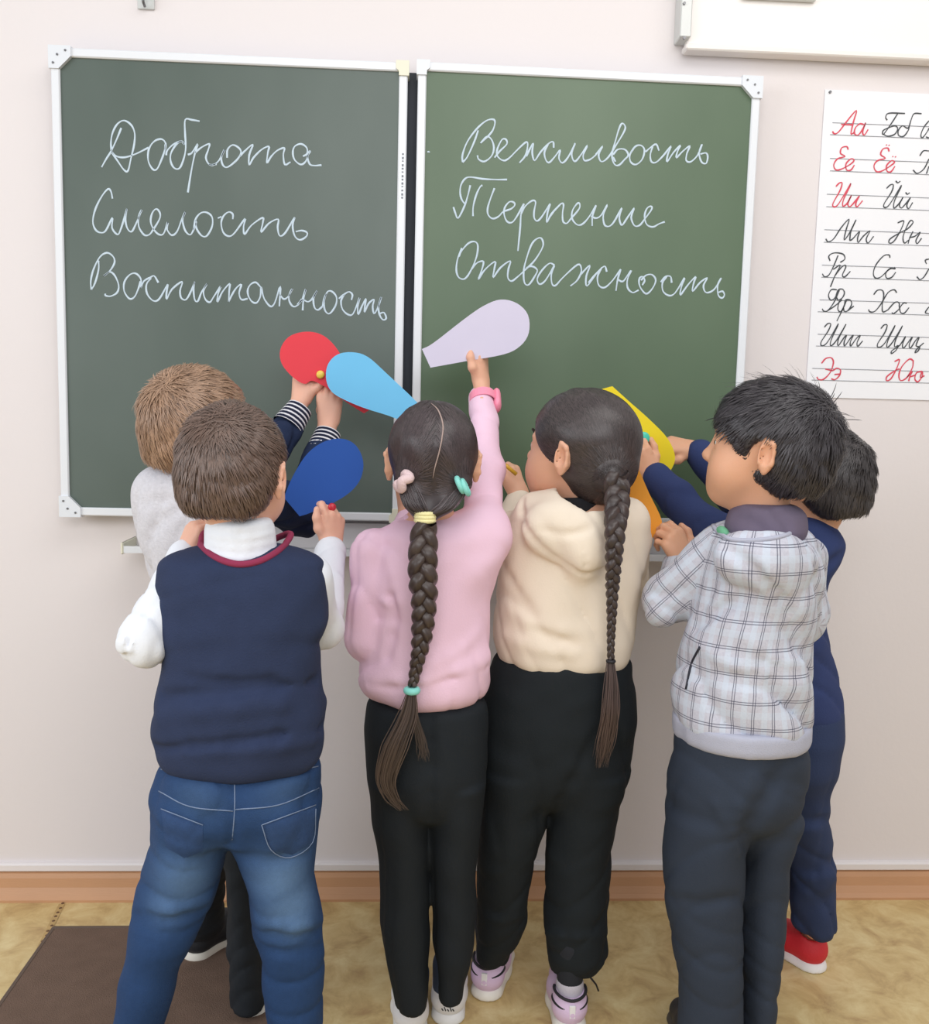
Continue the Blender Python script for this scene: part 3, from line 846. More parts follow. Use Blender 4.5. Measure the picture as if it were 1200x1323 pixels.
class Head:
    def __init__(s, c, yaw, pitch, roll, sc, neck):
        s.c = np.array(c, float); s.R = rot(yaw, pitch, roll); s.s = sc
        s.T = frame(s.c, s.R, sc); s.I = inv(s.c, s.R, sc); s.neck = s.I(np.array(neck, float))

    def mesh(s):
        V, Q = head_sdf(s.neck).mesh(.0032, 1)
        return s.T(V), Q

    def face(s, person, iris=(52, 36, 28)):
        for e in (-1, 1):
            c = np.array([.0295 * e, .0655, .0025]); V, Fs, mi = [], [], []
            nr, ns = 7, 14
            for i in range(nr + 1):
                a = math.pi * .5 * i / nr
                for k in range(ns):
                    b = 2 * math.pi * k / ns
                    V.append(c + np.array([.0115 * math.sin(a) * math.cos(b), .0128 * math.cos(a), .0090 * math.sin(a) * math.sin(b)]))
            for i in range(nr):
                for k in range(ns): Fs.append((i * ns + k, i * ns + (k + 1) % ns, (i + 1) * ns + (k + 1) % ns, (i + 1) * ns + k)); mi.append(1 if i < 3 else 0)
            o = mesh_obj('eye', s.T(np.array(V)), Fs, [mat('eye white', (232, 228, 224), .2), mat('dark iris', iris, .15)], person)
            o.data.polygons.foreach_set('material_index', mi)
            t = MB(); P = spline([(.016 * e, .0835, .024), (.030 * e, .0795, .029), (.046 * e, .066, .025)], 6)
            t.tube(s.T(P), np.interp(np.linspace(0, 1, len(P)), [0, .4, 1], [.0022, .0026, .0008]) * s.s, 6)
            t.build('eyebrow', mat('eyebrow hair', (52, 44, 42), .8), person, True)
        t = MB(); P = spline([(-.016, .0775, -.0515), (0, .0795, -.052), (.016, .0775, -.0515)], 6)
        t.tube(s.T(P), .0014 * s.s, 6); t.build('mouth', mat('lip line', (160, 92, 88), .6), person, True)


def cap_dirs(n, rng):
    v = rng.normal(size=(n * 3, 3)); v /= np.linalg.norm(v, axis=1)[:, None]
    return v


def short_hair(h, person, col, thick=.007, cut_c=.018, whorl=(.012, -.075, .085), length=.030, n=3800, seed=1, spiky=0.0, lift=.22, low=0.0, vary=.25, fringe=0.0, wd=.0008):
    """cap of hair grown on the cranium, with strands running away from the whorl"""
    rng = np.random.default_rng(seed)
    c0 = np.array([0, -.012, .030]); r0 = np.array([.071 + thick, .087 + thick, .077 + thick])
    S = Sdf(); S.ell(c0, r0, k=.02)
    S.ell((0, -.045, -.030 - low), (.050 + thick * .6, .043 + thick * .4, .050), k=.055)       # nape
    nrm = unit((0, .74, -.66))
    S.cut(nrm * cut_c, nrm, .010)
    ear = Sdf()
    for s in (-1, 1): ear.ell((.080 * s, .002, -.008), (.022, .020, .032), k=.01)
    S.sub(ear, .008)
    S.cut((0, 0, -.078 - low), (0, -.35, -1), .012)
    for s in (-1, 1): S.cut((.038 * s, -.03, -.070 - low), (.8 * s, 0, -.9), .02)
    S.ruffle(.0012, 90, seed)
    V, Q = S.mesh(.0036, 1)
    wd_ = unit(np.array(whorl) - c0)
    i = rng.integers(0, len(Q), n * 2); w4 = rng.dirichlet((1, 1, 1, 1), n * 2)
    Pn = (V[Q[i]] * w4[..., None]).sum(1); nn = S.grad(Pn); vv = (Pn - c0) / r0; vv /= np.linalg.norm(vv, axis=1)[:, None]
    ar = S(Pn); keep = ((nn * vv).sum(1) > .25); Pn, nn, vv = Pn[keep][:n], nn[keep][:n], vv[keep][:n]
    hl = cut_c - Pn @ nrm; ed = ear(Pn)
    short = np.clip(np.minimum(np.clip((Pn[:, 2] + .085 + low) / .05, .3, 1), 1) * np.minimum(hl / .030 if not fringe else np.where(Pn[:, 2] > .02, 1, hl / .030), ed / .022), .18, 1)
    away = vv - wd_; fl = away - nn * (away * nn).sum(1)[:, None]
    sw = np.cross(nn, fl) * .35; fl = fl + sw + rng.normal(size=fl.shape) * .16
    front = np.clip(vv[:, 1], 0, 1)[:, None]; fl = fl + np.array([0, 0, -.5]) * (1 - front) * np.clip(1 - vv[:, 2], .2, 1)[:, None] + np.array([0.15, .5, -.2]) * front * fringe
    fl -= nn * (fl * nn).sum(1)[:, None]; fl /= np.linalg.norm(fl, axis=1)[:, None] + 1e-9
    K = 6; t = np.linspace(0, 1, K)[None, :, None]
    L = (length * rng.uniform(.7, 1.2, len(Pn)) * short)[:, None, None]
    spk = (rng.uniform(size=len(Pn)) < spiky * np.clip(vv[:, 2], 0, 1))[:, None, None]
    up = np.where(spk, .9, lift) * L
    path = Pn[:, None] + fl[:, None] * L * t + nn[:, None] * (up * (t - t * t * np.where(spk, .3, 1.0)) ) + nn[:, None] * .001
    f = path.reshape(-1, 3); d = S(f); g_ = S.grad(f); f = f + g_ * np.clip(.0012 - d, 0, .02)[:, None]; path = f.reshape(path.shape)
    tint = rng.uniform(1 - vary, 1 + vary, (len(Pn), 1)); cl = np.array(lin(col)[:3])[None] * tint
    cl = np.hstack([cl, np.ones((len(cl), 1))])
    V2, Q2, t2 = ribbons(path, wd, cl, np.repeat(nn[:, None], K, 1))
    base = np.tile(np.array([*[x * .85 for x in lin(col)[:3]], 1.0]), (len(V), 1))
    VV, QQ = join([(V, Q), (V2, Q2)])
    o = mesh_obj('hair', h.T(VV), QQ, hair_mat(), person, True, {'tint': ('POINT', 'FLOAT_COLOR', np.vstack([base, t2]))})
    return o


def hair_mat():
    m = mat('hair', (60, 50, 48), .36, attr=True, spec=.5)
    return m


def hand(wrist, fdir, dorsal, right, curl, thumb, scale=1.0, splay=1.0, arm_from=None, vox=.0017, wr=.0162):
    """five-fingered hand; fdir = towards the fingers, dorsal = out of the back of the hand.
    curl = four (mcp, pip, dip) bends in radians; thumb = list of local directions for its three bones"""
    Z = unit(fdir); Y = unit(np.asarray(dorsal, float) - Z * (np.asarray(dorsal, float) @ Z)); X = np.cross(Y, Z) * (1 if right else -1)
    R = np.stack([X, Y, Z], 1)
    S = Sdf()
    kn = [(.0200, 0, .058), (.0068, .0022, .061), (-.0065, .0012, .0585), (-.0185, -.002, .052)]
    ln = [(.024, .0155, .0125), (.027, .0175, .0135), (.0245, .016, .013), (.019, .0125, .0115)]
    rd = [(.0074, .0066, .0060, .0050), (.0076, .0068, .0062, .0052), (.0072, .0065, .0058, .0049), (.0064, .0056, .0051, .0044)]
    wx = [.010, .004, -.004, -.010]
    for i in range(4):
        S.seg((wx[i], 0, .006), (kn[i][0] * .96, kn[i][1] - .001, kn[i][2] - .004), .0105, .0088, .010)
    S.ell((.008, -.008, .024), (.014, .010, .020), k=.012)
    S.ell((-.012, -.007, .026), (.010, .009, .022), k=.012)
    fs = Sdf()
    for i in range(4):
        p = np.array(kn[i]); a = 0; sp = (1.2 - i) * .085 * splay; pts = [p]
        for j in range(3):
            a += curl[i][j]
            d = np.array([math.sin(sp) * math.cos(a), -math.sin(a), math.cos(sp) * math.cos(a)]); p = p + d * ln[i][j]; pts.append(p)
        g = Sdf(); g.seg(np.array(kn[i]) - [0, 0, .010], pts[0], rd[i][0], rd[i][0], .003); g.chain(pts, rd[i], .0035)
        S.p.append((g, .0035, ('fin',)));
        for q in pts: S._b(q, .012)
    p = np.array([.012, -.004, .014]); pts = [p]
    for d, l in zip(thumb, (.027, .021, .016)): p = p + unit(d) * l; pts.append(p)
    g = Sdf(); g.chain(pts, [.0105, .0088, .0075, .0060], .005); S.p.append((g, .006, ('th',)))
    for q in pts: S._b(q, .014)
    c = np.array(wrist, float)
    if arm_from is not None:
        af = ((np.array(arm_from, float) - c) @ R) / scale
        af = unit(af) * min(np.linalg.norm(af), .05)
        S.seg((0, 0, .006), af * .35, wr * .98, wr, .012, (0, 1, 0), .78); S.seg(af * .35, af, wr, wr * 1.22, .012, (0, 1, 0), .85)
    V, Q = S.mesh(vox, 1)
    return V @ R.T * scale + c, (Q if right else Q[:, ::-1])


RELAX = [(.25, .35, .2)] * 4
PINCH = [(.9, .55, .25), (.95, .65, .3), (1.05, .75, .35), (1.15, .8, .4)]
FIST = [(1.25, 1.35, .7), (1.3, 1.4, .7), (1.3, 1.4, .7), (1.35, 1.4, .7)]
TH_PINCH = [(.75, -.45, .55), (.35, -.75, .6), (-.05, -.6, .8)]
TH_OPEN = [(.85, -.25, .5), (.6, -.2, .8), (.3, -.15, .95)]
TH_FIST = [(.6, -.6, .5), (.0, -.85, .5), (-.75, -.6, .2)]


def rows_px(rows, extra=()):
    """rows (py, x_left, x_right, Y, depth radius) measured in the photo -> world ellipses"""
    out = []
    for py, xl, xr, Y, ry in rows:
        c = at((xl + xr) / 2, py, Y); a = at(xl, py, Y); b = at(xr, py, Y)
        out.append((c[0], c[1], c[2], abs(b[0] - a[0]) / 2, ry))
    return out + list(extra)


def limb(P, R, shrink=.0): return P, [r - shrink for r in R]


SKIN_M = {}


def skin(name, col):
    if name not in MATS:
        m = mat(name, col, .5, noise=.05, nscale=30, bump=.12, bscale=500, spec=.4)
        b = m.node_tree.nodes['Principled BSDF']; b.inputs['Subsurface Weight'].default_value = .12
        b.inputs['Subsurface Radius'].default_value = (.01, .004, .002); b.inputs['Subsurface Scale'].default_value = .3
    return MATS[name]


def shoe(person, name, heel, toe_dir, cols, length=.19, open_z=.06, laces=None, low=False):
    """sneaker: upper with a padded opening, sole as a sub-part. heel = floor point under the heel"""
    d = unit([toe_dir[0], toe_dir[1], 0]); side = np.array([d[1], -d[0], 0]); R = np.stack([side, d, np.array([0, 0, 1.])], 1)
    T = lambda V: V @ R.T * (length / .19) + np.array([heel[0], heel[1], 0])
    S = Sdf()
    S.seg((0, .032, .040), (0, .100, .034), .033, .031, .02)
    S.seg((0, .100, .032), (.004, .158, .026), .031, .026, .02)
    S.seg((0, .030, .045), (0, .036, .066), .030, .031, .015)
    S.ell((0, .075, .048), (.026, .045, .022), k=.02)
    S.cut((0, 0, .012), (0, 0, -1), .003)
    hole = Sdf(); hole.seg((0, .036, .050), (0, .036, .12), .023, .026, .002); S.sub(hole, .003)
    S.cut((0, .036, .078), (0, -.25, 1), .004)
    V, Q = S.mesh(.0042, 1)
    o = mesh_obj('shoe', T(V), Q, mat(name + ' upper', cols[0], .6, bump=.3, bscale=250), person)
    S = Sdf(); S.seg((0, .030, .0), (0, .100, .0), .0345, .033, .02); S.seg((0, .100, .0), (.004, .160, .0), .034, .030, .02)
    S.cut((0, 0, .022), (0, 0, 1), .002); S.cut((0, 0, .0012), (0, 0, -1), .003)
    V, Q = S.mesh(.0042, 1)
    mesh_obj('sole', T(V), Q, mat(name + ' sole', cols[1], .5), o)
    if laces:
        t = MB()
        for k in range(4):
            y = .075 + k * .016; z = .068 - k * .008
            t.tube([tuple(T(np.array([q, y + abs(q) * .1, z - q * q * 14]))) for q in (-.018, -.009, 0, .009, .018)], .0022, 6)
        t.build('lace', mat(name + ' lace', laces, .7), o, True)['kind'] = 'stuff'
    return o, T


def face_uv(S, V, Q):
    """cloth coordinates: around and along whichever piece of the pattern a face belongs to"""
    fc = V[Q].mean(1); idx = S.nearest(fc); UV = np.zeros((len(Q), 4, 2))
    for i, (fn, k, inf) in enumerate(S.p):
        m = idx == i
        if not m.any(): continue
        P = V[Q[m]]
        if inf[0] == 'stack' or i > 4:
            cols, zz = S.p[0][2][1:3]; c0 = np.mean(cols[0]); c1 = np.mean(cols[1]); w = .0
            cx = np.interp(P[..., 2], zz, cols[0]); cy = np.interp(P[..., 2], zz, cols[1])
            a = np.arctan2(P[..., 0] - cx, -(P[..., 1] - cy)); a0 = a[:, :1]; a = a0 + (a - a0 + math.pi) % (2 * math.pi) - math.pi
            UV[m, :, 0] = a * .118; UV[m, :, 1] = P[..., 2]
        elif inf[0] == 'seg':
            _, a_, b_, ra, rb = inf; ax = unit(b_ - a_); u = unit(np.cross(ax, (.3, .9, .2))); w = np.cross(ax, u)
            q = P - a_; an = np.arctan2(q @ w, q @ u); a0 = an[:, :1]; an = a0 + (an - a0 + math.pi) % (2 * math.pi) - math.pi
            UV[m, :, 0] = an * .045; UV[m, :, 1] = q @ ax
        else:
            UV[m, :, 0] = P[..., 0]; UV[m, :, 1] = P[..., 2]
    return UV.reshape(-1, 2)


def braid(pts, radii, period, name, person, col, seg=14):
    P = spline(pts, 10); L = np.concatenate([[0], np.cumsum(np.linalg.norm(np.diff(P, axis=0), axis=1))])
    n = int(L[-1] / period * seg) + 2; s = np.linspace(0, L[-1], n)
    C_ = np.stack([np.interp(s, L, P[:, i]) for i in range(3)], 1)
    Rr = np.interp(s / L[-1], np.linspace(0, 1, len(radii)), radii)
    T = np.gradient(C_, axis=0); T /= np.linalg.norm(T, axis=1)[:, None]
    bk_ = np.array([0, -1., 0]); sd = np.cross(T, bk_); sd /= np.linalg.norm(sd, axis=1)[:, None]; nb = np.cross(sd, T)
    # period shrinks with the braid
    ph = np.concatenate([[0], np.cumsum(np.diff(s) * 2 * math.pi / (period * (Rr[1:] / max(radii)) ** .6))])
    root = None
    for i in range(3):
        f = ph + i * 2 * math.pi / 3
        Q_ = C_ + sd * (Rr * .52 * np.sin(f))[:, None] + nb * (Rr * .34 * np.sin(2 * f))[:, None]
        Q_ = spline(Q_, 2)
        rr = np.interp(np.linspace(0, 1, len(Q_)), np.linspace(0, 1, n), Rr) * .56
        # grooved strand: many sides with ridges
        mb = MB(); sides = 20; t = MB().tube(Q_, rr, sides)
        V = np.array(t.v); K = len(Q_)
        rid = 1 + .075 * np.sin(np.arange(sides) * 2 * math.pi / sides * 5 + i)[None, :] + .03 * RNG.normal(size=(1, sides))
        V = (Q_[:, None] + (V.reshape(K, sides, 3) - Q_[:, None]) * rid[..., None]).reshape(-1, 3)
        g = RNG.uniform(.8, 1.25, sides); base = np.array(lin(col))
        tt = np.tile(base, (len(V), 1)); tt[:, :3] *= np.tile(g, K)[:, None]
        quads = [q for q in t.f if len(q) == 4]
        o = mesh_obj('braid_strand', V, np.array(quads), hair_mat(), person, True, {'tint': ('POINT', 'FLOAT_COLOR', tt)})
    return C_


def loose_tail(pts, spread, person, col, n=170, wd=.0011, name='braid_end', seed=3):
    rng = np.random.default_rng(seed); P = spline(pts, 6); K = len(P); t = np.linspace(0, 1, K)
    sp = np.interp(t, np.linspace(0, 1, len(spread)), spread)
    a = rng.normal(size=(n, 2)) * .5; fr = rng.uniform(.7, 1.05, n)
    idx = np.clip(t[None] * fr[:, None], 0, 1); base = np.stack([np.interp(idx, t, P[:, i]) for i in range(3)], -1); ss = np.interp(idx, t, sp)
    ph = rng.uniform(0, 6, n)
    path = base + np.array([1., 0, 0]) * (ss * a[:, :1])[..., None] + np.array([0, 1., 0]) * (ss * a[:, 1:] * .5)[..., None] + np.array([1, 0, 0]) * (.003 * np.sin(idx * 9 + ph[:, None]) * idx)[..., None]
    tint = np.array(lin(col)) * np.hstack([np.tile(rng.uniform(.7, 1.4, (n, 1)), (1, 3)), np.ones((n, 1))])
    V, Q, tt = ribbons(path, wd, tint)
    o = mesh_obj(name, V, Q, hair_mat(), person, True, {'tint': ('POINT', 'FLOAT_COLOR', tt)})
    return o


def torus(name, c, nrm, R, r, m, person, sx=1.0, seg=28, sides=10, wob=0):
    n = unit(nrm); u = unit(np.cross(n, (0, 1, .01)) if abs(n[1]) < .9 else np.cross(n, (1, 0, 0))); w = np.cross(n, u)
    P = [np.array(c) + R * (math.cos(a) * u * sx + math.sin(a) * w) + n * wob * math.sin(3 * a) for a in np.linspace(0, 2 * math.pi, seg, endpoint=False)]
    return MB().tube(P, r, sides, closed=True, up=n).build(name, m, person, True)


def petal(outline, Y, name, label, col, thick=.0018, tiltx=0.0, sharp=()):
    """cut paper petal, traced outline on a plane at depth Y (tilt: depth change per metre across)"""
    o0 = [at(x, y, Y) for x, y in outline]; cx = np.mean([p[0] for p in o0]); P = []
    for x, y in outline:
        q = at(x, y, Y)
        for _ in range(3): q = at(x, y, Y + (q[0] - cx) * tiltx)
        P.append(q)
    if sharp:
        i, j = sharp; n = len(P); arc = lambda a, b: [P[k % n] for k in range(a, (b if b > a else b + n) + 1)]
        P = np.vstack([spline(arc(i, j), 4)[:-1], spline(arc(j, i), 4)[:-1]])
    else: P = spline(P, 3, closed=True)
    o = MB().prism(P, (0, 0, 0), (0, thick, 0)).build(name, mat(name + str(col), col, .75, noise=.03, nscale=20), None)
    return o


def hit(S, x, y, off=.0, t0=.9):
    d = unit(FW + CR * (x - 600) / F - CU * (y - 661.5) / F); t = t0
    for _ in range(90):
        e = float(S((CAM + d * t)[None])[0])
        if abs(e) < 2e-4: break
        t += e * .7
        if t > 3.2: break
    return CAM + d * (t - off)


def hits(S, pts, n=5, off=.001):
    H = np.array([hit(S, x, y, off) for x, y in spline([(a, b) for a, b in pts], n)])
    ok = np.abs(S(H)) < off + .004; return H[ok] if ok.sum() > 2 else H


def crease(S, pts, w, amp, n=2):
    H = hits(S, pts, n, 0)
    for i in range(len(H) - 1):
        a, b = H[i], H[i + 1]; ba = b - a; L2 = ba @ ba + 1e-12
        S.post.append(lambda P, d, a=a, ba=ba, L2=L2: _cr(P, d, a, ba, L2, w, amp))
    return S


def _cr(P, d, a, ba, L2, w, amp):
    v = P - a; t = np.clip(v @ ba / L2, 0, .999); q = ((v - t[:, None] * ba) ** 2).sum(1)
    m = (q < 9 * w * w)
    out = d.copy(); out[m] -= amp * .9 * np.exp(-q[m] / (w * w)); return out


def seam(S, pts, r, m, name, parent, n=6, off=.0004):
    H = hits(S, pts, n, off); return MB().tube(H, r, 6).build(name, m, parent, True)


def patch(S, corners, name, m, parent, dip=0, n=10, off=.0016):
    """cloth patch laid on the surface; corners tl, tr, br, bl in photo pixels"""
    c = np.array(corners, float); G = []
    for j in range(n + 1):
        v = j / n
        for i in range(n + 1):
            u = i / n; q = (1 - u) * (1 - v) * c[0] + u * (1 - v) * c[1] + u * v * c[2] + (1 - u) * v * c[3]
            q = q + np.array([0, dip * v * (1 - abs(2 * u - 1))])
            edge = min(u, 1 - u, v, 1 - v) > 0
            G.append(hit(S, q[0], q[1], off if edge else .0002))
    Fs = [(j * (n + 1) + i, (j + 1) * (n + 1) + i, (j + 1) * (n + 1) + i + 1, j * (n + 1) + i + 1) for j in range(n) for i in range(n)]
    return mesh_obj(name, G, Fs, m, parent, True)


PEOPLE = []


def person(label, sk, head, torso, arms, legs, hands, group=None):
    """one continuous skin surface: head, neck, trunk, arms, legs and hands joined"""
    B = Sdf()
    B.stack([(x, y, z, max(rx - .022, .02), max(ry - .022, .02)) for x, y, z, rx, ry in torso], k=.03)
    nb = head.T(head.neck); B.seg(head.T(np.array([0, -.020, -.06])), nb, .033, .036, .03); B.seg(nb, nb - np.array([0, 0, .06]), .036, .038, .02)
    for P, R in arms: B.chain(P, [max(r - .015, .012) for r in R], .015)
    for P, R in legs: B.chain(P, R, .008)
    parts = [B.mesh(.0075, 1), head.mesh()] + hands
    V, Q = join(parts)
    o = mesh_obj('person', V, Q, sk, None, True)
    tag(o, label, 'person', group); PEOPLE.append(o)
    head.face(o)
    return o


def cloth(name, S, m, parent, vox=.005, attrs=None, relax=1, tint=None):
    V, Q = S.mesh(vox, relax); a = {}
    if tint is not None: a['tint'] = ('POINT', 'FLOAT_COLOR', tint(V))
    if attrs == 'uv':
        a['clothuv'] = ('CORNER', 'FLOAT2', None)
    o = mesh_obj(name, V, Q, m, parent, True, {k: v for k, v in a.items() if v[2] is not None})
    if attrs == 'uv':
        uv = o.data.uv_layers.new(name='clothuv'); uv.data.foreach_set('uv', face_uv(S, V, Q).astype(np.float32).ravel())
    return o


def leg_chain(rows, foot):
    q = sorted(rows, key=lambda r: -r[2]); P = [np.array(r[:3]) for r in q[::2]] + [np.array([foot[0], foot[1] + .036, .085])]
    R = [max(r[3] - .028, .016) for r in q[::2]] + [.018]; f = np.array(foot, float)
    return P, R


def foot_bits(B, heel, d):
    d = unit([d[0], d[1], 0]); h = np.array([heel[0], heel[1], 0.0])
    return ([h + d * .035 + [0, 0, .07], h + d * .05 + [0, 0, .035], h + d * .14 + [0, 0, .028]], [.018, .018, .015])


SK1 = skin('fair skin', (232, 180, 156)); SK2 = skin('warm skin', (226, 174, 146)); SK3 = skin('tan skin', (222, 168, 136))

# ================================================================ boy in the navy vest (front left)
YB = -.75
hB = Head(at(303, 616, -.76), -.22, 0, .03, .97, at(308, 700, YB))
vest_rows = rows_px([(702, 268, 366, YB, .055), (712, 228, 398, YB, .072), (724, 209, 420, YB, .082), (755, 206, 422, YB, .09), (801, 206, 423, YB, .094),
                     (824, 211, 416, YB, .094), (858, 213, 412, YB, .096), (884, 208, 414, YB, .10), (913, 203, 418, YB, .103), (941, 200, 422, YB, .104), (959, 205, 417, YB, .10), (986, 209, 412, YB, .096)])
aBl = ([at(232, 750, YB), at(189, 828, -.79), at(240, 722, -.66)], [.040, .038, .026])
aBr = ([at(398, 745, -.74), at(415, 812, -.64), at(427, 712, -.50)], [.040, .034, .024])
jl = rows_px([(1020, 203, 306, YB, .088), (1075, 199, 302, YB, .084), (1094, 195, 294, YB, .08), (1132, 184, 283, YB, .07), (1178, 173, 269, YB - .01, .062), (1209, 166, 254, YB - .02, .056), (1251, 160, 232, YB - .02, .052), (1316, 149, 213, YB - .02, .046)], [(.318, YB - .02, .035, .042, .046)])
jr = rows_px([(1020, 302, 412, YB, .088), (1075, 300, 410, YB, .084), (1094, 304, 408, YB, .08), (1132, 318, 405, YB, .072), (1168, 324, 411, YB, .066), (1198, 329, 418, YB, .062), (1236, 336, 418, YB, .056), (1316, 348, 418, YB, .048)], [(.622, YB, .035, .042, .046)])
hip = rows_px([(978, 209, 411, YB, .092), (1000, 204, 413, YB, .098), (1037, 199, 414, YB, .104), (1070, 199, 411, YB, .10), (1082, 205, 405, YB, .088)])
fBl = (.318, YB - .055, 0); fBr = (.622, YB - .035, 0)
B_ = person('brown-haired boy in a navy knit vest, white turtleneck and blue jeans', SK1, hB, vest_rows, [aBl, aBr],
            [leg_chain(jl, fBl), foot_bits(0, fBl, (-.1, 1)), leg_chain(jr, fBr), foot_bits(0, fBr, (.1, 1))],
            [hand(at(237, 722, -.66), (.30, .10, .9), (-.75, -.65, 0), False, PINCH, TH_PINCH, .95, arm_from=aBl[0][1]),
             hand(at(428, 706, -.49), (.06, .18, 1), (.62, -.78, 0), True, [(.5, 1.0, .5), (.75, 1.1, .6), (.9, 1.2, .6), (1.0, 1.2, .6)], [(.8, .15, .7), (.35, .05, .95), (.05, .0, 1)], .95, arm_from=aBr[0][1])])
short_hair(hB, B_, (104, 84, 74), .007, .020, seed=4, n=9000, length=.022, lift=.18)
S = Sdf(); S.stack(vest_rows, k=.02, round_=.016, pw=2.35)
crease(S, [(212, 900), (300, 893), (410, 880)], .010, -.010); crease(S, [(208, 925), (310, 915), (418, 905)], .012, .006)
crease(S, [(202, 966), (300, 960), (420, 938)], .008, -.009); crease(S, [(240, 968), (330, 968), (405, 957)], .009, .004)
crease(S, [(207, 868), (290, 882), (414, 866)], .009, -.006)
S.ruffle(.0016, 38, 5, 2.0); S.wrinkle(0.0072, 30, 5, 4)
mv = mat('navy knit', (46, 56, 84), .95, noise=.10, nscale=40, bump=.55, bscale=420, sheen=.0)
vest = cloth('knit_vest', S, mv, B_, .0045)
SV = S
# ribbed hem and maroon neck band
mm_ = mat('maroon rib', (146, 54, 84), .9, bump=.4, bscale=500)
H = hits(SV, [(259, 704), (272, 716), (290, 725), (311, 729), (335, 725), (355, 715), (371, 702)], 6, .001)
front = [np.array([p[0], YB + .06, p[2] + .004]) for p in (H[-1], H[0])]
MB().tube(np.vstack([H, spline([H[-1], front[0] + [.0, 0, .008], (H[0] + H[-1]) / 2 + [0, .104, -.014], front[1] + [0, 0, .008], H[0]], 6)[1:-1]]), .0052, 8, closed=True, flat=1).build('neck_band', mm_, vest, True)
# turtleneck shirt: collar and sleeves
mw = mat('white cotton', (232, 236, 244), .85, bump=.25, bscale=300)
S = Sdf()
S.chain([aBl[0][0], aBl[0][1]], [.036, .036], .02); S.seg(aBl[0][1], aBl[0][2], .036, .029, .02)
S.chain([aBr[0][0], aBr[0][1]], [.036, .032], .02); S.seg(aBr[0][1], aBr[0][2], .032, .027, .02)
S.stack(rows_px([(722, 262, 362, YB, .05), (740, 228, 402, YB, .065), (800, 222, 408, YB, .07)]), k=.03)
S.ruffle(.002, 50, 9); S.wrinkle(0.0072, 60, 9, .8)
shirt = cloth('turtleneck_shirt', S, mw, B_, .005)
S = Sdf(); S.stack(rows_px([(667, 268, 352, -.766, .052), (684, 265, 355, -.766, .056), (705, 265, 357, -.764, .060), (724, 258, 364, -.760, .066)]), round_=.008)
for yy in (684, 697, 709): crease(S, [(270, yy), (310, yy + 6), (352, yy - 2)], .005, -.003)
cloth('turtleneck_collar', S, mw, shirt, .004)
# jeans with washed patches
S = Sdf(); S.stack(hip, k=.02, pw=2.2, rbot=.05); S.stack(jl, k=.022); S.stack(jr, k=.022)
for pts, w, a in (([(176, 1182), (215, 1188), (262, 1176)], .008, -.005), ([(330, 1200), (375, 1212), (415, 1200)], .008, -.005), ([(335, 1225), (375, 1232), (415, 1222)], .008, -.004),
                  ([(173, 1170), (220, 1176), (268, 1160)], .010, .004), ([(335, 1190), (380, 1200), (415, 1188)], .010, .004), ([(215, 1100), (250, 1112), (290, 1100)], .010, -.004), ([(310, 1105), (350, 1112), (400, 1100)], .010, -.004),
                  ([(304, 1000), (303, 1050), (299, 1090)], .008, -.005)): crease(S, pts, w, a)
S.ruffle(.0022, 45, 11); S.wrinkle(0.0052, 42, 11, 2.5)
fades = [(hit(S, x, y), r, a) for x, y, r, a in ((240, 1140, .05, .8), (215, 1168, .035, .6), (365, 1140, .045, 1.0), (378, 1172, .045, 1.0), (385, 1192, .03, .9), (255, 1030, .04, .25), (365, 1020, .04, .25))]


def denim(V):
    c = np.tile(np.array(lin((40, 68, 110))), (len(V), 1)); f = np.zeros(len(V))
    for p, r, a in fades: f = np.maximum(f, a * np.exp(-((V - p) ** 2).sum(1) / (r * r)))
    hi = np.array(lin((108, 142, 184))); f = f[:, None] * .75
    return c * (1 - f) + hi * f


mj = mat('denim', (255, 255, 255), .85, noise=.22, nscale=120, bump=.5, bscale=600, attr=True)
jeans = cloth('jeans', S, mj, B_, .0048, tint=denim)
ms = mat('pale stitching', (122, 138, 166), .8)
for pts in ([(205, 1022), (245, 1042), (301, 1048)], [(304, 1046), (360, 1040), (412, 1018)], [(208, 994), (250, 1000), (303, 1003)], [(304, 1003), (360, 1000), (411, 990)], [(303, 1003), (303, 1046), (300, 1085)]):
    seam(S, pts, .0009, ms, 'stitching', jeans)
mp_ = mat('denim pocket', (48, 72, 112), .85, noise=.2, nscale=120, bump=.5, bscale=600)
for cs in ([(208, 1045), (262, 1066), (262, 1100), (214, 1095)], [(338, 1066), (408, 1040), (404, 1088), (350, 1098)]):
    patch(S, cs, 'back_pocket', mp_, jeans, dip=12)
    c = np.array(cs, float)
    seam(S, [tuple(c[0]), tuple((c[0] + c[1]) / 2), tuple(c[1])], .0008, ms, 'pocket_stitching', jeans, 4, .003)
seam(S, [(338, 1066), (350, 1098), (375, 1108), (404, 1088), (408, 1045)], .0008, ms, 'pocket_stitching', jeans, 4, .002)
wb = hits(S, [(268, 979), (290, 981), (318, 981), (335, 979)], 5, .007)
MB().tube(wb, .0017, 6).build('shirt_edge', mw, shirt, True)
for f, d, nm in ((fBl, (-.1, 1), 'dark blue sneaker'), (fBr, (.1, 1), 'dark blue sneaker')): shoe(B_, nm, f, d, ((52, 56, 70), (226, 224, 220)), laces=(220, 220, 220))

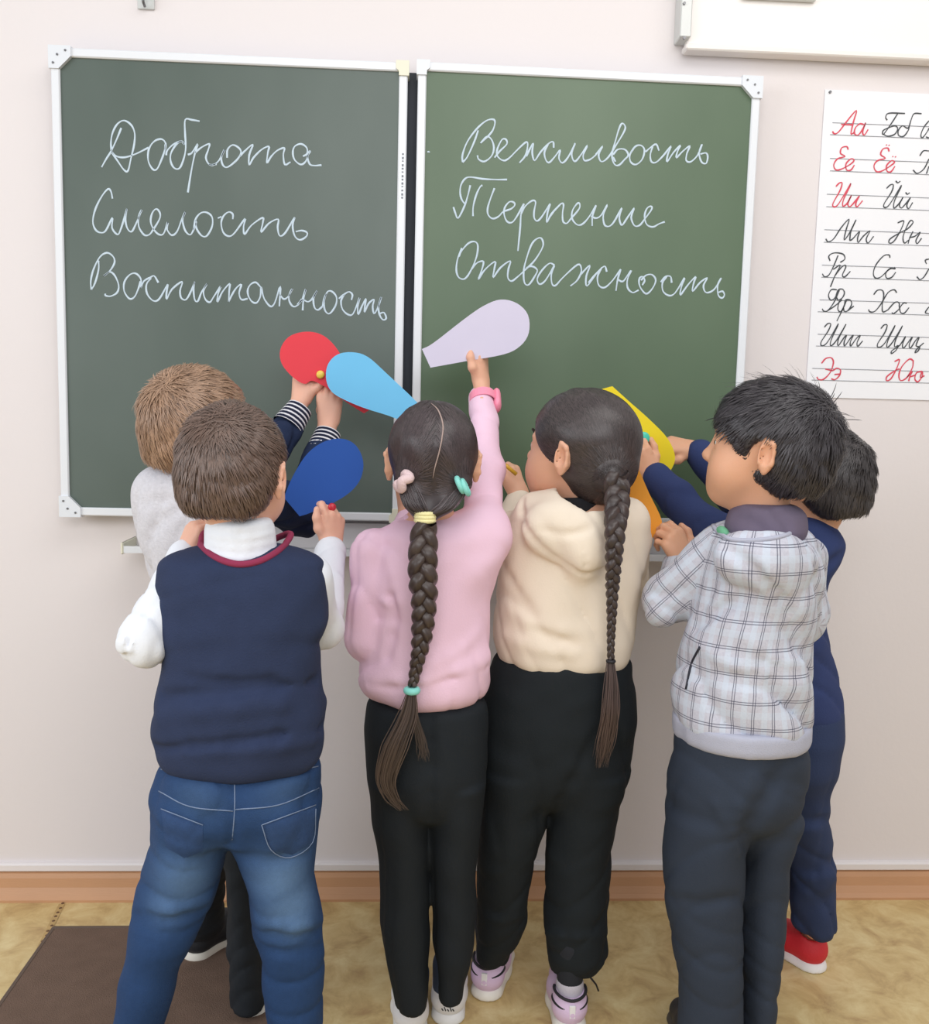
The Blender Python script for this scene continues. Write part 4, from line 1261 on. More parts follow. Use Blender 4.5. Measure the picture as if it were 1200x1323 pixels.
# ================================================================ boy with light hair (behind, left)
YA = -.45
hA = Head(at(256, 556, -.46), -.72, .10, .12, 1.0, at(262, 622, -.45))
tA = rows_px([(598, 212, 318, YA, .055), (608, 189, 338, YA, .07), (627, 176, 350, YA, .085), (655, 176, 350, YA, .09), (695, 181, 346, YA, .09), (722, 190, 342, YA, .09), (780, 212, 338, YA, .09), (850, 222, 338, YA, .092), (905, 222, 340, YA, .095)])
aAl = ([at(218, 640, -.43), at(322, 622, -.31), at(386, 530, -.215)], [.042, .038, .026])
aAr = ([at(336, 640, -.44), at(388, 662, -.33), at(423, 562, -.225)], [.042, .040, .026])
fAl0 = on_floor(242, 1243)
trA = rows_px([(890, 222, 341, YA, .092), (950, 220, 344, YA, .098), (1010, 224, 345, YA, .095), (1040, 230, 342, YA, .085)])
lAl = rows_px([(1000, 226, 290, YA, .08), (1090, 236, 292, YA + .06, .065), (1150, 240, 290, YA + .12, .052), (1190, 241, 288, -.30, .047)], [(fAl0[0] + .028, fAl0[1] + .025, .05, .04, .042)])
lAr = rows_px([(1000, 280, 344, YA, .08), (1094, 288, 338, YA, .066), (1132, 293, 337, YA, .058), (1198, 296, 334, YA, .052), (1251, 296, 342, YA, .048), (1300, 300, 343, YA, .044)])
fAl = on_floor(242, 1243); fAr = on_floor(320, 1317)
A_ = person('fair-haired boy in a grey sweater with striped cuffs, behind the vest boy', SK1, hA, tA, [aAl, aAr],
            [leg_chain(lAl, fAl), foot_bits(0, fAl, (.55, .8)), leg_chain(lAr, fAr), foot_bits(0, fAr, (.1, 1))],
            [hand(at(389, 519, -.205), (.10, .10, 1), (-.25, -.97, 0), False, [(.35, .6, .3)] * 4, [(.75, .1, .75), (.7, .05, .85), (.5, 0, 1)], .95, arm_from=aAl[0][1]),
             hand(at(424, 548, -.215), (.04, .12, 1), (-.1, -1, 0), True, [(.25, .3, .15), (.2, .3, .15), (.25, .3, .2), (.3, .35, .2)], [(.4, -.7, .6), (.2, -.6, .9), (.1, -.3, 1)], 1.0, arm_from=aAr[0][1])])
short_hair(hA, A_, (160, 128, 104), .009, .022, seed=8, n=9000, length=.028, lift=.22, low=.004)
S = Sdf(); S.stack(tA, k=.03, round_=.02, pw=2.1)
S.seg(at(214, 636, YA), at(232, 634, YA + .05), .047, .047, .03)
crease(S, [(190, 700), (210, 670), (250, 650)], .01, -.004); crease(S, [(185, 650), (215, 645), (250, 640)], .01, -.003)
S.ruffle(.002, 45, 21); S.wrinkle(0.0087, 40, 21, 1)
mg = mat('grey marl knit', (208, 207, 214), .95, noise=.16, nscale=160, bump=.5, bscale=300)
swA = cloth('sweater', S, mg, A_, .005)
mn = mat('dark navy jersey', (36, 48, 76), .9, noise=.08, bump=.3, bscale=300)


def striped_cuff(a, b, r0, r1, parent, n=5):
    a = np.array(a); b = np.array(b); d = b - a; mb = MB(); K = 40
    P = [a + d * i / K for i in range(K + 1)]
    st = np.array([0.5 + .5 * math.cos(i / K * n * 2 * math.pi) for i in range(K + 1)])
    R = [r0 + (r1 - r0) * i / K + .0012 * s for i, s in enumerate(st)]
    mb.tube(P, R, 20); V = np.array(mb.v); t = np.repeat((st > .62).astype(float), 20)[:, None]
    c = np.array(lin((226, 226, 232))) * t + np.array(lin((28, 34, 56))) * (1 - t)
    q = np.array([f for f in mb.f if len(f) == 4])
    return mesh_obj('striped_cuff', V, q, mat('striped rib', (255, 255, 255), .9, attr=True), parent, True, {'tint': ('POINT', 'FLOAT_COLOR', c)})


for i, (P, R) in enumerate((aAl, aAr)):
    S = Sdf(); e = P[1] + (P[2] - P[1]) * .80
    S.seg(P[0], P[1], .046, .042, .03); S.seg(P[1], e, .042, .030, .03); S.ruffle(.003, 55, 31 + i); S.wrinkle(0.0087, 60, 31 + i, 1)
    o = cloth('sleeve', S, mn, A_, .005); o['label'] = 'navy sleeve'
    striped_cuff(P[1] + (P[2] - P[1]) * .76, P[2] + unit(P[2] - P[1]) * .004, .0325, .026, o)
S = Sdf(); S.seg(at(238, 612, -.46), at(250, 592, -.46), .050, .045, .01); S.cut(at(255, 588, -.46), (.25, 0, 1), .003)
col_ = cloth('polo_collar', S, mat('white knit collar', (234, 234, 240), .9), A_, .004)
SX = S
for off in (0, 1):
    pts = [(216 + off, 612 + off * 4), (224, 619 + off * 4), (236, 624 + off * 4), (246, 625 + off * 4)]
    try: seam(SX, pts, .0016, mn, 'collar_stripe', col_, 5)
    except Exception: pass
S = Sdf(); S.stack(trA, k=.02, rbot=.04); S.stack(lAl, k=.01, round_=.003); S.stack(lAr, k=.01, round_=.003); S.ruffle(.003, 42, 33); S.wrinkle(0.0052, 50, 33, 3)
mk = mat('black trousers', (38, 42, 47), .85, noise=.08, nscale=30, bump=.3, bscale=350)
cloth('trousers', S, mk, A_, .0055)
shoe(A_, 'black sneaker', fAl, (.55, .8), ((38, 40, 44), (226, 220, 208)), laces=(60, 60, 60))
shoe(A_, 'beige sneaker', fAr, (.1, 1), ((196, 188, 176), (232, 228, 218)), laces=(220, 220, 220))

# ================================================================ girl in pink
YC = -.5; YOFF[0] = -.04
hC = Head(at(559, 600, -.52), 0, .12, 0, .97, at(556, 678, YC))
tC = rows_px([(664, 520, 596, YC, .05), (672, 506, 618, YC, .062), (690, 488, 634, YC, .078), (715, 478, 638, YC, .086), (773, 476, 631, YC, .09), (820, 474, 632, YC, .092), (845, 470, 634, YC, .096), (875, 464, 633, YC, .10), (889, 468, 631, YC, .098), (903, 474, 629, YC, .092)])
aCl = ([at(487, 714, -.51), at(478, 824, -.51), at(531, 672, -.35)], [.042, .036, .024])
aCr = ([at(618, 700, -.50), at(629, 610, -.36), at(624, 522, -.235)], [.040, .031, .024])
pC = rows_px([(898, 475, 628, YC, .088), (940, 471, 631, YC, .096), (990, 474, 629, YC, .10), (1040, 479, 624, YC, .092), (1062, 482, 620, YC, .08)])
lCl = rows_px([(1000, 475, 556, YC, .088), (1060, 481, 555, YC, .075), (1115, 491, 554, YC, .062), (1192, 492, 554, YC, .054), (1227, 496, 554, YC, .05), (1259, 503, 553, YC, .045), (1300, 511, 552, YC, .038)])
lCr = rows_px([(1000, 552, 629, YC, .088), (1060, 553, 621, YC, .075), (1126, 556, 614, YC, .062), (1168, 559, 615, YC, .056), (1227, 561, 611, YC, .050), (1266, 566, 601, YC, .040), (1288, 567, 597, YC, .036)])
fCl = np.array([.802, -.535, 0]); fCr = on_floor(578, 1326)
C_ = person('girl with a thick dark braid, pink sweatshirt and black leggings, right arm raised', SK2, hC, tC, [aCl, aCr],
            [leg_chain(lCl, fCl), foot_bits(0, fCl, (-.05, 1)), leg_chain(lCr, fCr), foot_bits(0, fCr, (.1, 1))],
            [hand(at(529, 662, -.345), (-.20, .10, 1), (-.75, -.6, 0), False, [(.1, .15, .1), (.1, .15, .1), (.3, .5, .3), (.6, .8, .4)], [(.6, -.3, .7), (.3, -.2, 1), (.1, -.1, 1)], 1.1, arm_from=aCl[0][1]),
             hand(at(622, 498, -.215), (.02, .14, 1), (.93, -.38, 0), True, [(.5, .5, .3), (.7, .8, .4), (.95, 1.0, .5), (1.15, 1.1, .5)], [(.75, -.25, .7), (.2, -.2, 1), (-.35, -.1, .95)], 1.0, arm_from=aCr[0][1])])
S = Sdf(); S.stack(tC, k=.025, round_=.018, pw=2.15)
S.seg(aCl[0][0], aCl[0][1], .043, .043, .006); S.seg(aCl[0][1], aCl[0][2], .041, .030, .006)
S.chain([aCr[0][0], aCr[0][1], aCr[0][2] + unit(aCr[0][2] - aCr[0][1]) * .014], [.043, .0285, .0275], .025)
S.seg(at(600, 720, YC), at(622, 690, YC), .055, .046, .04)
crease(S, [(506, 772), (509, 800), (500, 848)], .009, -.010); crease(S, [(494, 776), (508, 782), (518, 778)], .007, .006)
crease(S, [(500, 720), (515, 760), (520, 790)], .012, .004)
crease(S, [(478, 884), (540, 888), (628, 862)], .006, -.004); crease(S, [(470, 872), (550, 880), (630, 846)], .012, .004)
crease(S, [(560, 860), (600, 835), (632, 800)], .012, .003); crease(S, [(612, 640), (625, 636), (640, 640)], .006, -.003); crease(S, [(613, 600), (628, 592), (642, 596)], .006, -.003)
S.ruffle(.0022, 42, 41); S.wrinkle(0.0062, 40, 41, 1.2)
mpk = mat('pink sweatshirt', (236, 200, 220), .92, noise=.04, nscale=18, bump=.2, bscale=350)
sweat = cloth('sweatshirt', S, mpk, C_, .005); SC_ = S
S = Sdf(); S.seg(at(556, 690, YC), at(556, 668, YC), .052, .047, .01, (0, 1, 0), .9); S.cut(at(556, 664, YC), (0, 0, 1), .003)
cloth('neck_rib', S, mpk, sweat, .0045)
S = Sdf(); S.stack(pC, k=.02, rbot=.05); S.stack(lCl, k=.006, round_=.003); S.stack(lCr, k=.006, round_=.003)
S.ruffle(.0014, 45, 43); S.wrinkle(0.0043, 45, 43, 3); crease(S, [(555, 930), (556, 990), (556, 1060)], .010, -.006)
mlg = mat('black leggings', (30, 35, 40), .8, noise=.06, nscale=20, bump=.25, bscale=350)
cloth('leggings', S, mlg, C_, .005)
msk = mat('blue grey sock', (66, 76, 98), .9, bump=.4, bscale=400)
for f, c in ((fCl, (.802, -.50)), (fCr, (.874, -.47))):
    S = Sdf(); S.seg((c[0], c[1], .115), (f[0], f[1] + .035, .045), .033, .029, .01); cloth('sock', S, msk, C_, .005)
shoe(C_, 'white sneaker', fCl, (-.05, 1), ((232, 232, 236), (236, 236, 236)), laces=(236, 236, 236))
o_, T_ = shoe(C_, 'white sneaker', fCr, (.08, 1), ((232, 232, 236), (236, 236, 236)), laces=(236, 236, 236))
tk = MB()
for i, x in enumerate((-.012, -.007, -.001, .004, .009)): tk.tube([T_(np.array([x, -.004 + abs(x) * .12, .038 + .004 * (i % 2)])), T_(np.array([x + .003, -.004 + abs(x) * .12, .034]))], .0012, 5)
tk.build('heel_print', mat('dark print', (62, 66, 70)), o_)
# pink wristwatch
w0 = aCr[0][2]; wd_ = unit(aCr[0][2] - aCr[0][1])
mwp = mat('pink silicone', (246, 150, 176), .45)
bd = MB(); c0 = at(624, 517, -.232)
u = unit(np.cross(wd_, (0, 1, 0))); v = np.cross(wd_, u); ring = []
V, Fs = [], []
for i in range(28):
    a = 2 * math.pi * i / 28
    for r_, h_ in ((.0265, -.010), (.0285, -.010), (.0285, .010), (.0265, .010)): V.append(c0 + (u * math.cos(a) + v * math.sin(a)) * r_ + wd_ * h_)
for i in range(28):
    for k in range(4): Fs.append((i * 4 + k, i * 4 + (k + 1) % 4, ((i + 1) % 28) * 4 + (k + 1) % 4, ((i + 1) % 28) * 4 + k))
watch = mesh_obj('wristwatch', V, Fs, mwp, C_, False)
S = Sdf(); cc_ = c0 + u * .027; sgn = 1 if (c0 + u)[0] > c0[0] else -1; cc_ = c0 + u * sgn * .028
S.seg(cc_ - wd_ * .013, cc_ + wd_ * .013, .010, .010, .01, u, .6); S.seg(cc_ - wd_ * .013 + v * .007, cc_ + wd_ * .013 + v * .007, .009, .009, .01, u, .6); S.seg(cc_ - wd_ * .013 - v * .007, cc_ + wd_ * .013 - v * .007, .009, .009, .01, u, .6)
cloth('watch_case', S, mwp, watch, .0028)
MB().tube([c0 - u * sgn * .016 - np.array([0, .024, 0]) - wd_ * .012, c0 - u * sgn * .016 - np.array([0, .024, 0]) + wd_ * .012], .0016, 6).build('buckle', mat('dark buckle', (70, 50, 62), .4), watch, True)


# ---- long hair drawn back to ties
def unit_rows(a): return a / (np.linalg.norm(a, axis=1)[:, None] + 1e-12)


def drawn_hair(h, person, col, thick, groups, seed, n=6500, cut_c=.03, wd=.0009, vary=.5, extra=None):
    rng = np.random.default_rng(seed); c0 = np.array([0, -.012, .030]); r0 = np.array([.071 + thick, .087 + thick, .077 + thick])
    S = Sdf(); S.ell(c0, r0, k=.02); S.ell((0, -.048, -.032), (.054, .046, .046), k=.035)
    if extra: extra(S)
    nrm = unit((0, .74, -.66)); S.cut(nrm * cut_c, nrm, .010)
    ear = Sdf()
    for s in (-1, 1): ear.ell((.082 * s, .002, -.012), (.020, .018, .028), k=.01)
    S.sub(ear, .008)
    S.ruffle(.0009, 80, seed)
    V, Q = S.mesh(.0036, 1)
    base = np.tile(np.array([*[x * .8 for x in lin(col)[:3]], 1.0]), (len(V), 1))
    i = rng.integers(0, len(Q), n * 2); w4 = rng.dirichlet((1, 1, 1, 1), n * 2); P = (V[Q[i]] * w4[..., None]).sum(1)
    g_ = S.grad(P); P = P[((g_ * unit_rows(P - c0)).sum(1) > .25)][:n]
    out = []; K = 10; t = np.linspace(0, 1, K)
    vv = (P - c0) / r0; vv /= np.linalg.norm(vv, axis=1)[:, None]
    gi = np.array([next(i for i, g in enumerate(groups) if g[0](p, h)) for p in P])
    for i, (_, tgt) in enumerate(groups):
        m = gi == i
        if not m.any(): continue
        tl = h.I(np.array(tgt)); vt = unit((tl - c0) / r0) ; rt = np.linalg.norm((tl - c0) / r0)
        a = vv[m]; w = np.arccos(np.clip(a @ vt, -1, 1))[:, None]; vt2 = vt + rng.normal(size=(len(a), 3)) * .05
        path = (np.sin((1 - t)[None, :, None] * w[:, None]) * a[:, None] + np.sin(t[None, :, None] * w[:, None]) * vt2[:, None]) / np.maximum(np.sin(w)[:, None], .05)
        path /= np.linalg.norm(path, axis=2)[..., None]
        nn = path / r0; nn /= np.linalg.norm(nn, axis=2)[..., None]
        bul = 1.006 + (rt - 1) * (t ** 3)[None, :, None] + rng.uniform(0, .018, (len(a), 1, 1)) * np.sin(t * math.pi)[None, :, None]
        q = c0 + path * r0 * bul; f = q.reshape(-1, 3)
        for _ in range(2): g_ = S.grad(f); f = f - g_ * np.clip(S(f) - .0008, -.02, .012)[:, None]
        nn = S.grad(f).reshape(q.shape); out.append((f.reshape(q.shape), nn))
    q = np.concatenate([o[0] for o in out]); nn = np.concatenate([o[1] for o in out])
    tint = np.array(lin(col)) * np.hstack([np.tile(rng.uniform(1 - vary, 1 + vary, (len(q), 1)), (1, 3)), np.ones((len(q), 1))])
    V2, Q2, t2 = ribbons(q, wd, tint, nn)
    VV, QQ = join([(V, Q), (V2, Q2)])
    return mesh_obj('hair', h.T(VV), QQ, hair_mat(), person, True, {'tint': ('POINT', 'FLOAT_COLOR', np.vstack([base, t2]))}), S


HC = (66, 56, 58)
tL = at(523, 621, -.602); tR = at(597, 627, -.60); tM = at(549, 667, -.605)
partx = hC.I(at(563, 560, -.6))[0]


def exC(S):
    a, b, c = hC.I(tL), hC.I(tR), hC.I(tM)
    S.seg(a + [0, .012, .0], (a + c) / 2 + [0, .004, -.004], .017, .016, .02); S.seg((a + c) / 2 + [0, .004, -.004], c, .016, .012, .02)
    S.seg(b + [0, .012, .0], (b + c) / 2 + [0, .004, -.004], .016, .015, .02); S.seg((b + c) / 2 + [0, .004, -.004], c, .015, .012, .02)
    S.ell((a + b) / 2 + [0, .022, -.010], (.040, .030, .034), k=.02)


hairC, SHC = drawn_hair(hC, C_, HC, .008, [(lambda p, h: p[0] < partx + .1 * (p[2] - .03) * 0, tL), (lambda p, h: True, tR)], 15, extra=exC)
WS = lambda P: SHC((np.atleast_2d(P) - hC.c) @ hC.R / hC.s) * hC.s
# strands from the two low ties into the plait
for k, (p0, sd_) in enumerate(((tL, 61), (tR, 62))):
    loose_tail([p0 + [0, -.006, 0], (p0 + tM) / 2 + [0, -.018, -.010], tM + [0, -.010, 0]], [.009, .012, .009], C_, HC, 220, .0009, 'gathered_lock', sd_)
pt = hits(WS, [(557, 521), (566, 530), (572, 548), (571, 565), (567, 585), (562, 603), (559, 618)], 5, .0012)
MB().tube(pt, np.interp(np.linspace(0, 1, len(pt)), [0, .2, .8, 1], [.0005, .0013, .0011, .0004]), 6).build('hair_parting', mat('scalp line', (170, 148, 140), .6), C_, True)
torus('hair_tie', tL + [-.002, -.016, 0], (.75, .1, -.55), .0125, .0080, mat('pale pink scrunchie', (228, 202, 204), .9, bump=.8, bscale=200), C_, wob=.004)['label'] = 'pale pink scrunchie'
for k in (-1, 1): torus('hair_tie', tR + np.array([.0045 * k, -.016, -.002 * k]), (-.8, .1, -.4), .0120, .0044, mat('mint tie', (136, 214, 204), .7), C_)['label'] = 'mint green hair tie'
S = Sdf(); S.seg(tM + [-.008, -.006, 0], tM + [.008, -.006, 0], .0125, .0125, .01)
V, Fs = [], []
o = MB()
for dz in (-.006, 0, .006): o.tube([tM + np.array([.0145 * math.cos(a), -.008 + .0125 * math.sin(a), dz]) for a in np.linspace(0, 2 * math.pi, 20, endpoint=False)], .0042, 8, closed=True, up=(0, 0, 1))
ty = o.build('hair_tie', mat('pale yellow tie', (240, 232, 176), .8, bump=.5, bscale=300), C_, True); ty['label'] = 'pale yellow hair tie'
bp = [tM + [0, -.010, -.012], at(547, 700, -.625), at(546, 740, -.635), at(548, 780, -.632), at(544, 830, -.628), at(538, 860, -.622), at(533, 886, -.622)]
bc = braid(bp, [.0185, .0235, .0225, .020, .017, .012, .008], .085, 'braid', C_, (66, 54, 50))
te = at(532, 892, -.623)
torus('hair_tie', te, (0, 0, 1), .0085, .006, mat('mint tie', (136, 214, 204), .7), C_)['label'] = 'mint green tie at the braid end'
loose_tail([te, at(527, 925, -.625), at(511, 965, -.628), at(499, 1005, -.625), at(506, 1030, -.622), at(519, 1047, -.62)], [.005, .013, .017, .014, .011, .008], C_, (74, 60, 54), 120, .0008)
loose_tail([te, at(538, 930, -.622), at(547, 965, -.62), at(550, 985, -.62)], [.004, .008, .010, .012], C_, (60, 50, 48), 36, .0008, seed=9)

# ================================================================ girl in the cream hoodie
YD = -.5; YOFF[0] = .045
hD = Head(at(747, 586, -.50), .95, .16, -.05, 1.07, at(752, 672, YD))
tD = rows_px([(640, 716, 795, YD, .055), (650, 690, 815, YD, .07), (665, 668, 830, YD, .08), (695, 652, 836, YD, .088), (740, 645, 829, YD, .094), (785, 640, 821, YD, .098), (825, 638, 819, YD, .102), (848, 644, 813, YD, .10), (864, 652, 806, YD, .092)])
aDl = ([at(662, 690, -.47), at(644, 706, -.34), at(670, 650, -.26)], [.042, .036, .024])
aDr = ([at(814, 697, -.47), at(808, 752, -.40), at(824, 692, -.35)], [.042, .038, .026])
pD = rows_px([(845, 640, 812, YD, .098), (886, 628, 819, YD, .106), (925, 621, 821, YD, .110), (975, 617, 814, YD, .106), (1020, 615, 803, YD, .095), (1045, 620, 795, YD, .085)])
lDl = rows_px([(990, 616, 712, YD, .092), (1061, 615, 706, YD, .08), (1087, 616, 694, YD, .074), (1140, 617, 686, YD + .02, .066), (1185, 617, 681, YD + .03, .060), (1212, 615, 668, YD + .04, .052), (1240, 616, 655, YD + .05, .038)])
lDr = rows_px([(990, 706, 812, YD, .092), (1061, 708, 794, YD, .08), (1087, 706, 790, YD, .074), (1140, 704, 785, YD, .068), (1203, 702, 783, YD - .01, .062), (1230, 706, 785, YD - .01, .058), (1250, 712, 770, YD - .01, .042)])
fDl = on_floor(625, 1294); fDr = on_floor(738, 1338)
D_ = person('girl in a cream hoodie and wide black trousers, face turned left', SK2, hD, tD, [aDl, aDr],
            [leg_chain(lDl, fDl), foot_bits(0, fDl, (.25, 1)), leg_chain(lDr, fDr), foot_bits(0, fDr, (0, 1))],
            [hand(at(673, 641, -.255), (-.42, .12, .85), (.55, -.75, .25), False, [(.9, 1.2, .6), (1.0, 1.3, .6), (1.1, 1.3, .6), (1.2, 1.3, .6)], [(.55, -.5, .7), (-.1, -.7, .8), (-.5, -.4, .8)], 1.0, arm_from=aDl[0][1]),
             hand(at(826, 686, -.345), (-.05, .05, 1), (.2, -1, 0), True, [(.4, .5, .3)] * 4, [(.7, -.3, .8), (.3, -.4, .9), (0, -.4, 1)], .95, arm_from=aDr[0][1])])
mcr = mat('cream fleece', (234, 220, 202), .92, noise=.04, nscale=18, bump=.2, bscale=350)
S = Sdf(); S.stack(tD, k=.025, round_=.018, pw=2.15)
S.seg(aDl[0][0], aDl[0][1], .043, .040, .025); S.seg(aDl[0][1], aDl[0][2], .039, .030, .02)
S.seg(aDr[0][0], aDr[0][1], .042, .038, .025); S.seg(aDr[0][1], aDr[0][2], .037, .030, .02)
# hood resting on the back, open at the top
S.ell(at(740, 690, -.580), (.092, .050, .060), rot(0, 0, .22), .005); S.ell(at(753, 716, -.590), (.040, .040, .040), None, .03)
S.seg(at(692, 660, -.52), at(724, 648, -.54), .034, .028, .03); S.seg(at(812, 668, -.52), at(780, 662, -.55), .034, .028, .03)
hole = Sdf(); hole.ell(at(752, 642, -.545), (.046, .060, .040)); S.sub(hole, .010)
crease(S, [(676, 646), (677, 676), (692, 700), (716, 722), (740, 736), (757, 742), (785, 734)], .0055, -.010)
crease(S, [(702, 684), (722, 690), (748, 688), (762, 682)], .006, -.006)
crease(S, [(756, 742), (755, 720), (752, 700)], .004, -.003)
crease(S, [(652, 730), (668, 765), (690, 795)], .010, -.004); crease(S, [(690, 812), (712, 822), (742, 832)], .008, -.005); crease(S, [(650, 820), (700, 838), (740, 845)], .012, .004)
crease(S, [(662, 790), (700, 810), (760, 815)], .014, .003)
S.ruffle(.002, 40, 51); S.wrinkle(0.0052, 36, 51, 1.0)
hood = cloth('hoodie', S, mcr, D_, .005); SD = S
S = Sdf(); S.seg(at(748, 668, -.505), at(746, 640, -.505), .056, .049, .01, (0, 1, 0), .92); S.cut(at(746, 640, -.505), (-.1, 0, 1), .003)
cloth('undershirt_collar', S, mat('black undershirt', (38, 38, 42), .9), D_, .0045)
S = Sdf(); S.stack(pD, k=.02, rbot=.05); S.stack(lDl, k=.012, round_=.003); S.stack(lDr, k=.012, round_=.003)
crease(S, [(770, 950), (740, 1010), (712, 1060)], .012, -.006); crease(S, [(625, 1180), (650, 1190), (680, 1178)], .008, .004); crease(S, [(705, 1205), (745, 1212), (784, 1205)], .008, .004)
S.ruffle(.002, 38, 53); S.wrinkle(0.0052, 36, 53, .6)
cloth('wide_trousers', S, mat('black wide trousers', (29, 34, 38), .85, noise=.06, nscale=20, bump=.25, bscale=350), D_, .0052)
lil = ((222, 196, 226), (236, 232, 224))
mblk = mat('black trim', (34, 32, 38), .6); mll = mat('lilac strap', (214, 186, 222), .6); mwt = mat('white tab', (240, 238, 240), .5)
for f, d in ((fDl, (.30, 1)), (fDr, (0, 1))):
    o_, T_ = shoe(D_, 'lilac sneaker', f, d, lil, laces=(240, 240, 244))
    for z0, rr in ((.050, .0032), (.070, .0030)):
        ring = [T_(np.array([(.0330 - (z0 - .05) * .1) * math.sin(a), .034 - .0335 * math.cos(a) if abs(a) < 1.57 else .034 + .02 * (abs(a) - 1.57), z0 + .004 * abs(a)])) for a in np.linspace(-1.9, 1.9, 22)]
        MB().tube(ring, rr, 8).build('trim_band', mblk, o_, True)
    MB().box((-.006, -.0035, .036), (.006, .001, .062), .001).build('heel_tab', mwt, o_).data.transform(Matrix.Translation(Vector((0, 0, 0))))
    hb = [c for c in bpy.data.objects if c.name.startswith('heel_tab')][-1]
    me = o_ and hb.data
    Vv = np.array([v.co[:] for v in me.vertices]); Vv = T_(Vv)
    for i, v in enumerate(me.vertices): v.co = Vv[i]
    S = Sdf(); S.seg(T_(np.array([0, .038, .075])), T_(np.array([0, .036, .17])), .0235, .034, .01); cloth('sock', S, mat('black sock', (44, 46, 52), .9, bump=.4, bscale=300), D_, .005)
    S = Sdf(); S.seg(T_(np.array([0, .038, .060])), T_(np.array([0, .038, .082])), .0265, .0275, .01); cloth('shoe_collar', S, mat('grey shoe lining', (196, 190, 200), .9, bump=.4, bscale=300), o_, .004)
MB().tube([at(762, 1262, -.50), at(770, 1272, -.49), at(773, 1280, -.485)], .002, 6).build('lace_end', mblk, D_, True)
HD = (62, 54, 54)
tD0 = at(790, 612, -.585)


def exD(S):
    a = hD.I(tD0); S.seg(a + (0, .02, .01) if 0 else a, a * .6 + np.array([0, -.03, .0]), .022, .035, .03)
    b = hD.I(at(798, 640, -.60)); S.seg(a, b, .020, .018, .02)


hairD, SHD = drawn_hair(hD, D_, HD, .009, [(lambda p, h: True, tD0)], 25, extra=exD, cut_c=.034)
bp = [at(794, 612, -.60), at(797, 640, -.612), at(795, 680, -.655), at(793, 720, -.655), at(791, 760, -.635), at(790, 800, -.625), at(789, 830, -.622), at(789, 852, -.622)]
braid(bp, [.022, .0215, .018, .0145, .0125, .0095, .0075, .0062], .078, 'braid', D_, (64, 54, 52))
te = at(789, 854, -.622); torus('hair_tie', te, (0, 0, 1), .0060, .0030, mblk, D_)['label'] = 'black hair tie'
loose_tail([te, at(790, 885, -.628), at(789, 920, -.632), at(783, 955, -.628), at(775, 992, -.622)], [.005, .009, .012, .013, .009], D_, (76, 60, 56), 120, .0008)

# ================================================================ boy in the plaid hoodie
YE = -.62; YOFF[0] = 0.0
hE = Head(at(989, 583, -.62), 1.12, .15, -.04, 1.06, at(982, 668, YE))
tE = rows_px([(672, 940, 1032, YE, .055), (682, 926, 1044, YE, .07), (700, 915, 1052, YE, .085), (740, 906, 1058, YE, .094), (790, 895, 1050, YE, .10), (821, 888, 1040, YE, .10), (867, 877, 1044, YE, .106), (902, 873, 1041, YE, .108), (925, 874, 1041, YE, .107), (944, 876, 1039, YE, .102)])
aEl = ([at(932, 712, -.60), at(862, 778, -.55), at(878, 735, -.475)], [.044, .040, .026])
aEr = ([at(1034, 718, -.61), at(1032, 795, -.58), at(985, 770, -.47)], [.042, .038, .026])
pE = rows_px([(936, 876, 1038, YE, .10), (970, 871, 1040, YE, .105), (1010, 866, 1038, YE, .106), (1050, 862, 1034, YE, .098), (1075, 862, 1024, YE, .086)])
lEl = rows_px([(1040, 863, 968, YE, .09), (1102, 857, 960, YE, .078), (1166, 861, 958, YE, .070), (1229, 871, 958, YE, .064), (1277, 879, 958, YE, .060), (1323, 876, 959, YE, .058)], [(1.345, YE, .02, .058, .058)])
lEr = rows_px([(1040, 952, 1035, YE + .02, .09), (1102, 955, 1014, YE + .03, .075), (1150, 956, 1013, YE + .03, .066), (1213, 957, 1008, YE + .03, .060), (1254, 957, 1004, YE + .03, .056), (1323, 957, 995, YE + .03, .052)], [(1.436, YE + .03, .02, .034, .05)])
fEl = np.array([1.345, YE - .03, 0]); fEr = np.array([1.436, YE, 0])
E_ = person('black-haired boy in a pale plaid hoodie, looking left', SK3, hE, tE, [aEl, aEr],
            [leg_chain(lEl, fEl), foot_bits(0, fEl, (-.1, 1)), leg_chain(lEr, fEr), foot_bits(0, fEr, (.1, 1))],
            [hand(at(888, 727, -.475), (-.55, .12, .85), (.45, -.85, -.1), False, [(.75, .8, .4), (.85, .9, .4), (.95, .95, .5), (1.05, 1.0, .5)], [(.9, -.2, .5), (.45, -.25, .9), (-.15, -.25, 1)], 1.0, arm_from=aEl[0][1]),
             hand(at(982, 768, -.46), (-.8, .3, .3), (.3, -.6, .7), True, RELAX, TH_OPEN, .95, arm_from=aEr[0][1])])
short_hair(hE, E_, (58, 54, 58), .011, .033, seed=14, n=8500, length=.027, lift=.24, spiky=.035, wd=.0008, low=.000, vary=.3, fringe=1.0, whorl=(-.03, -.080, .075))


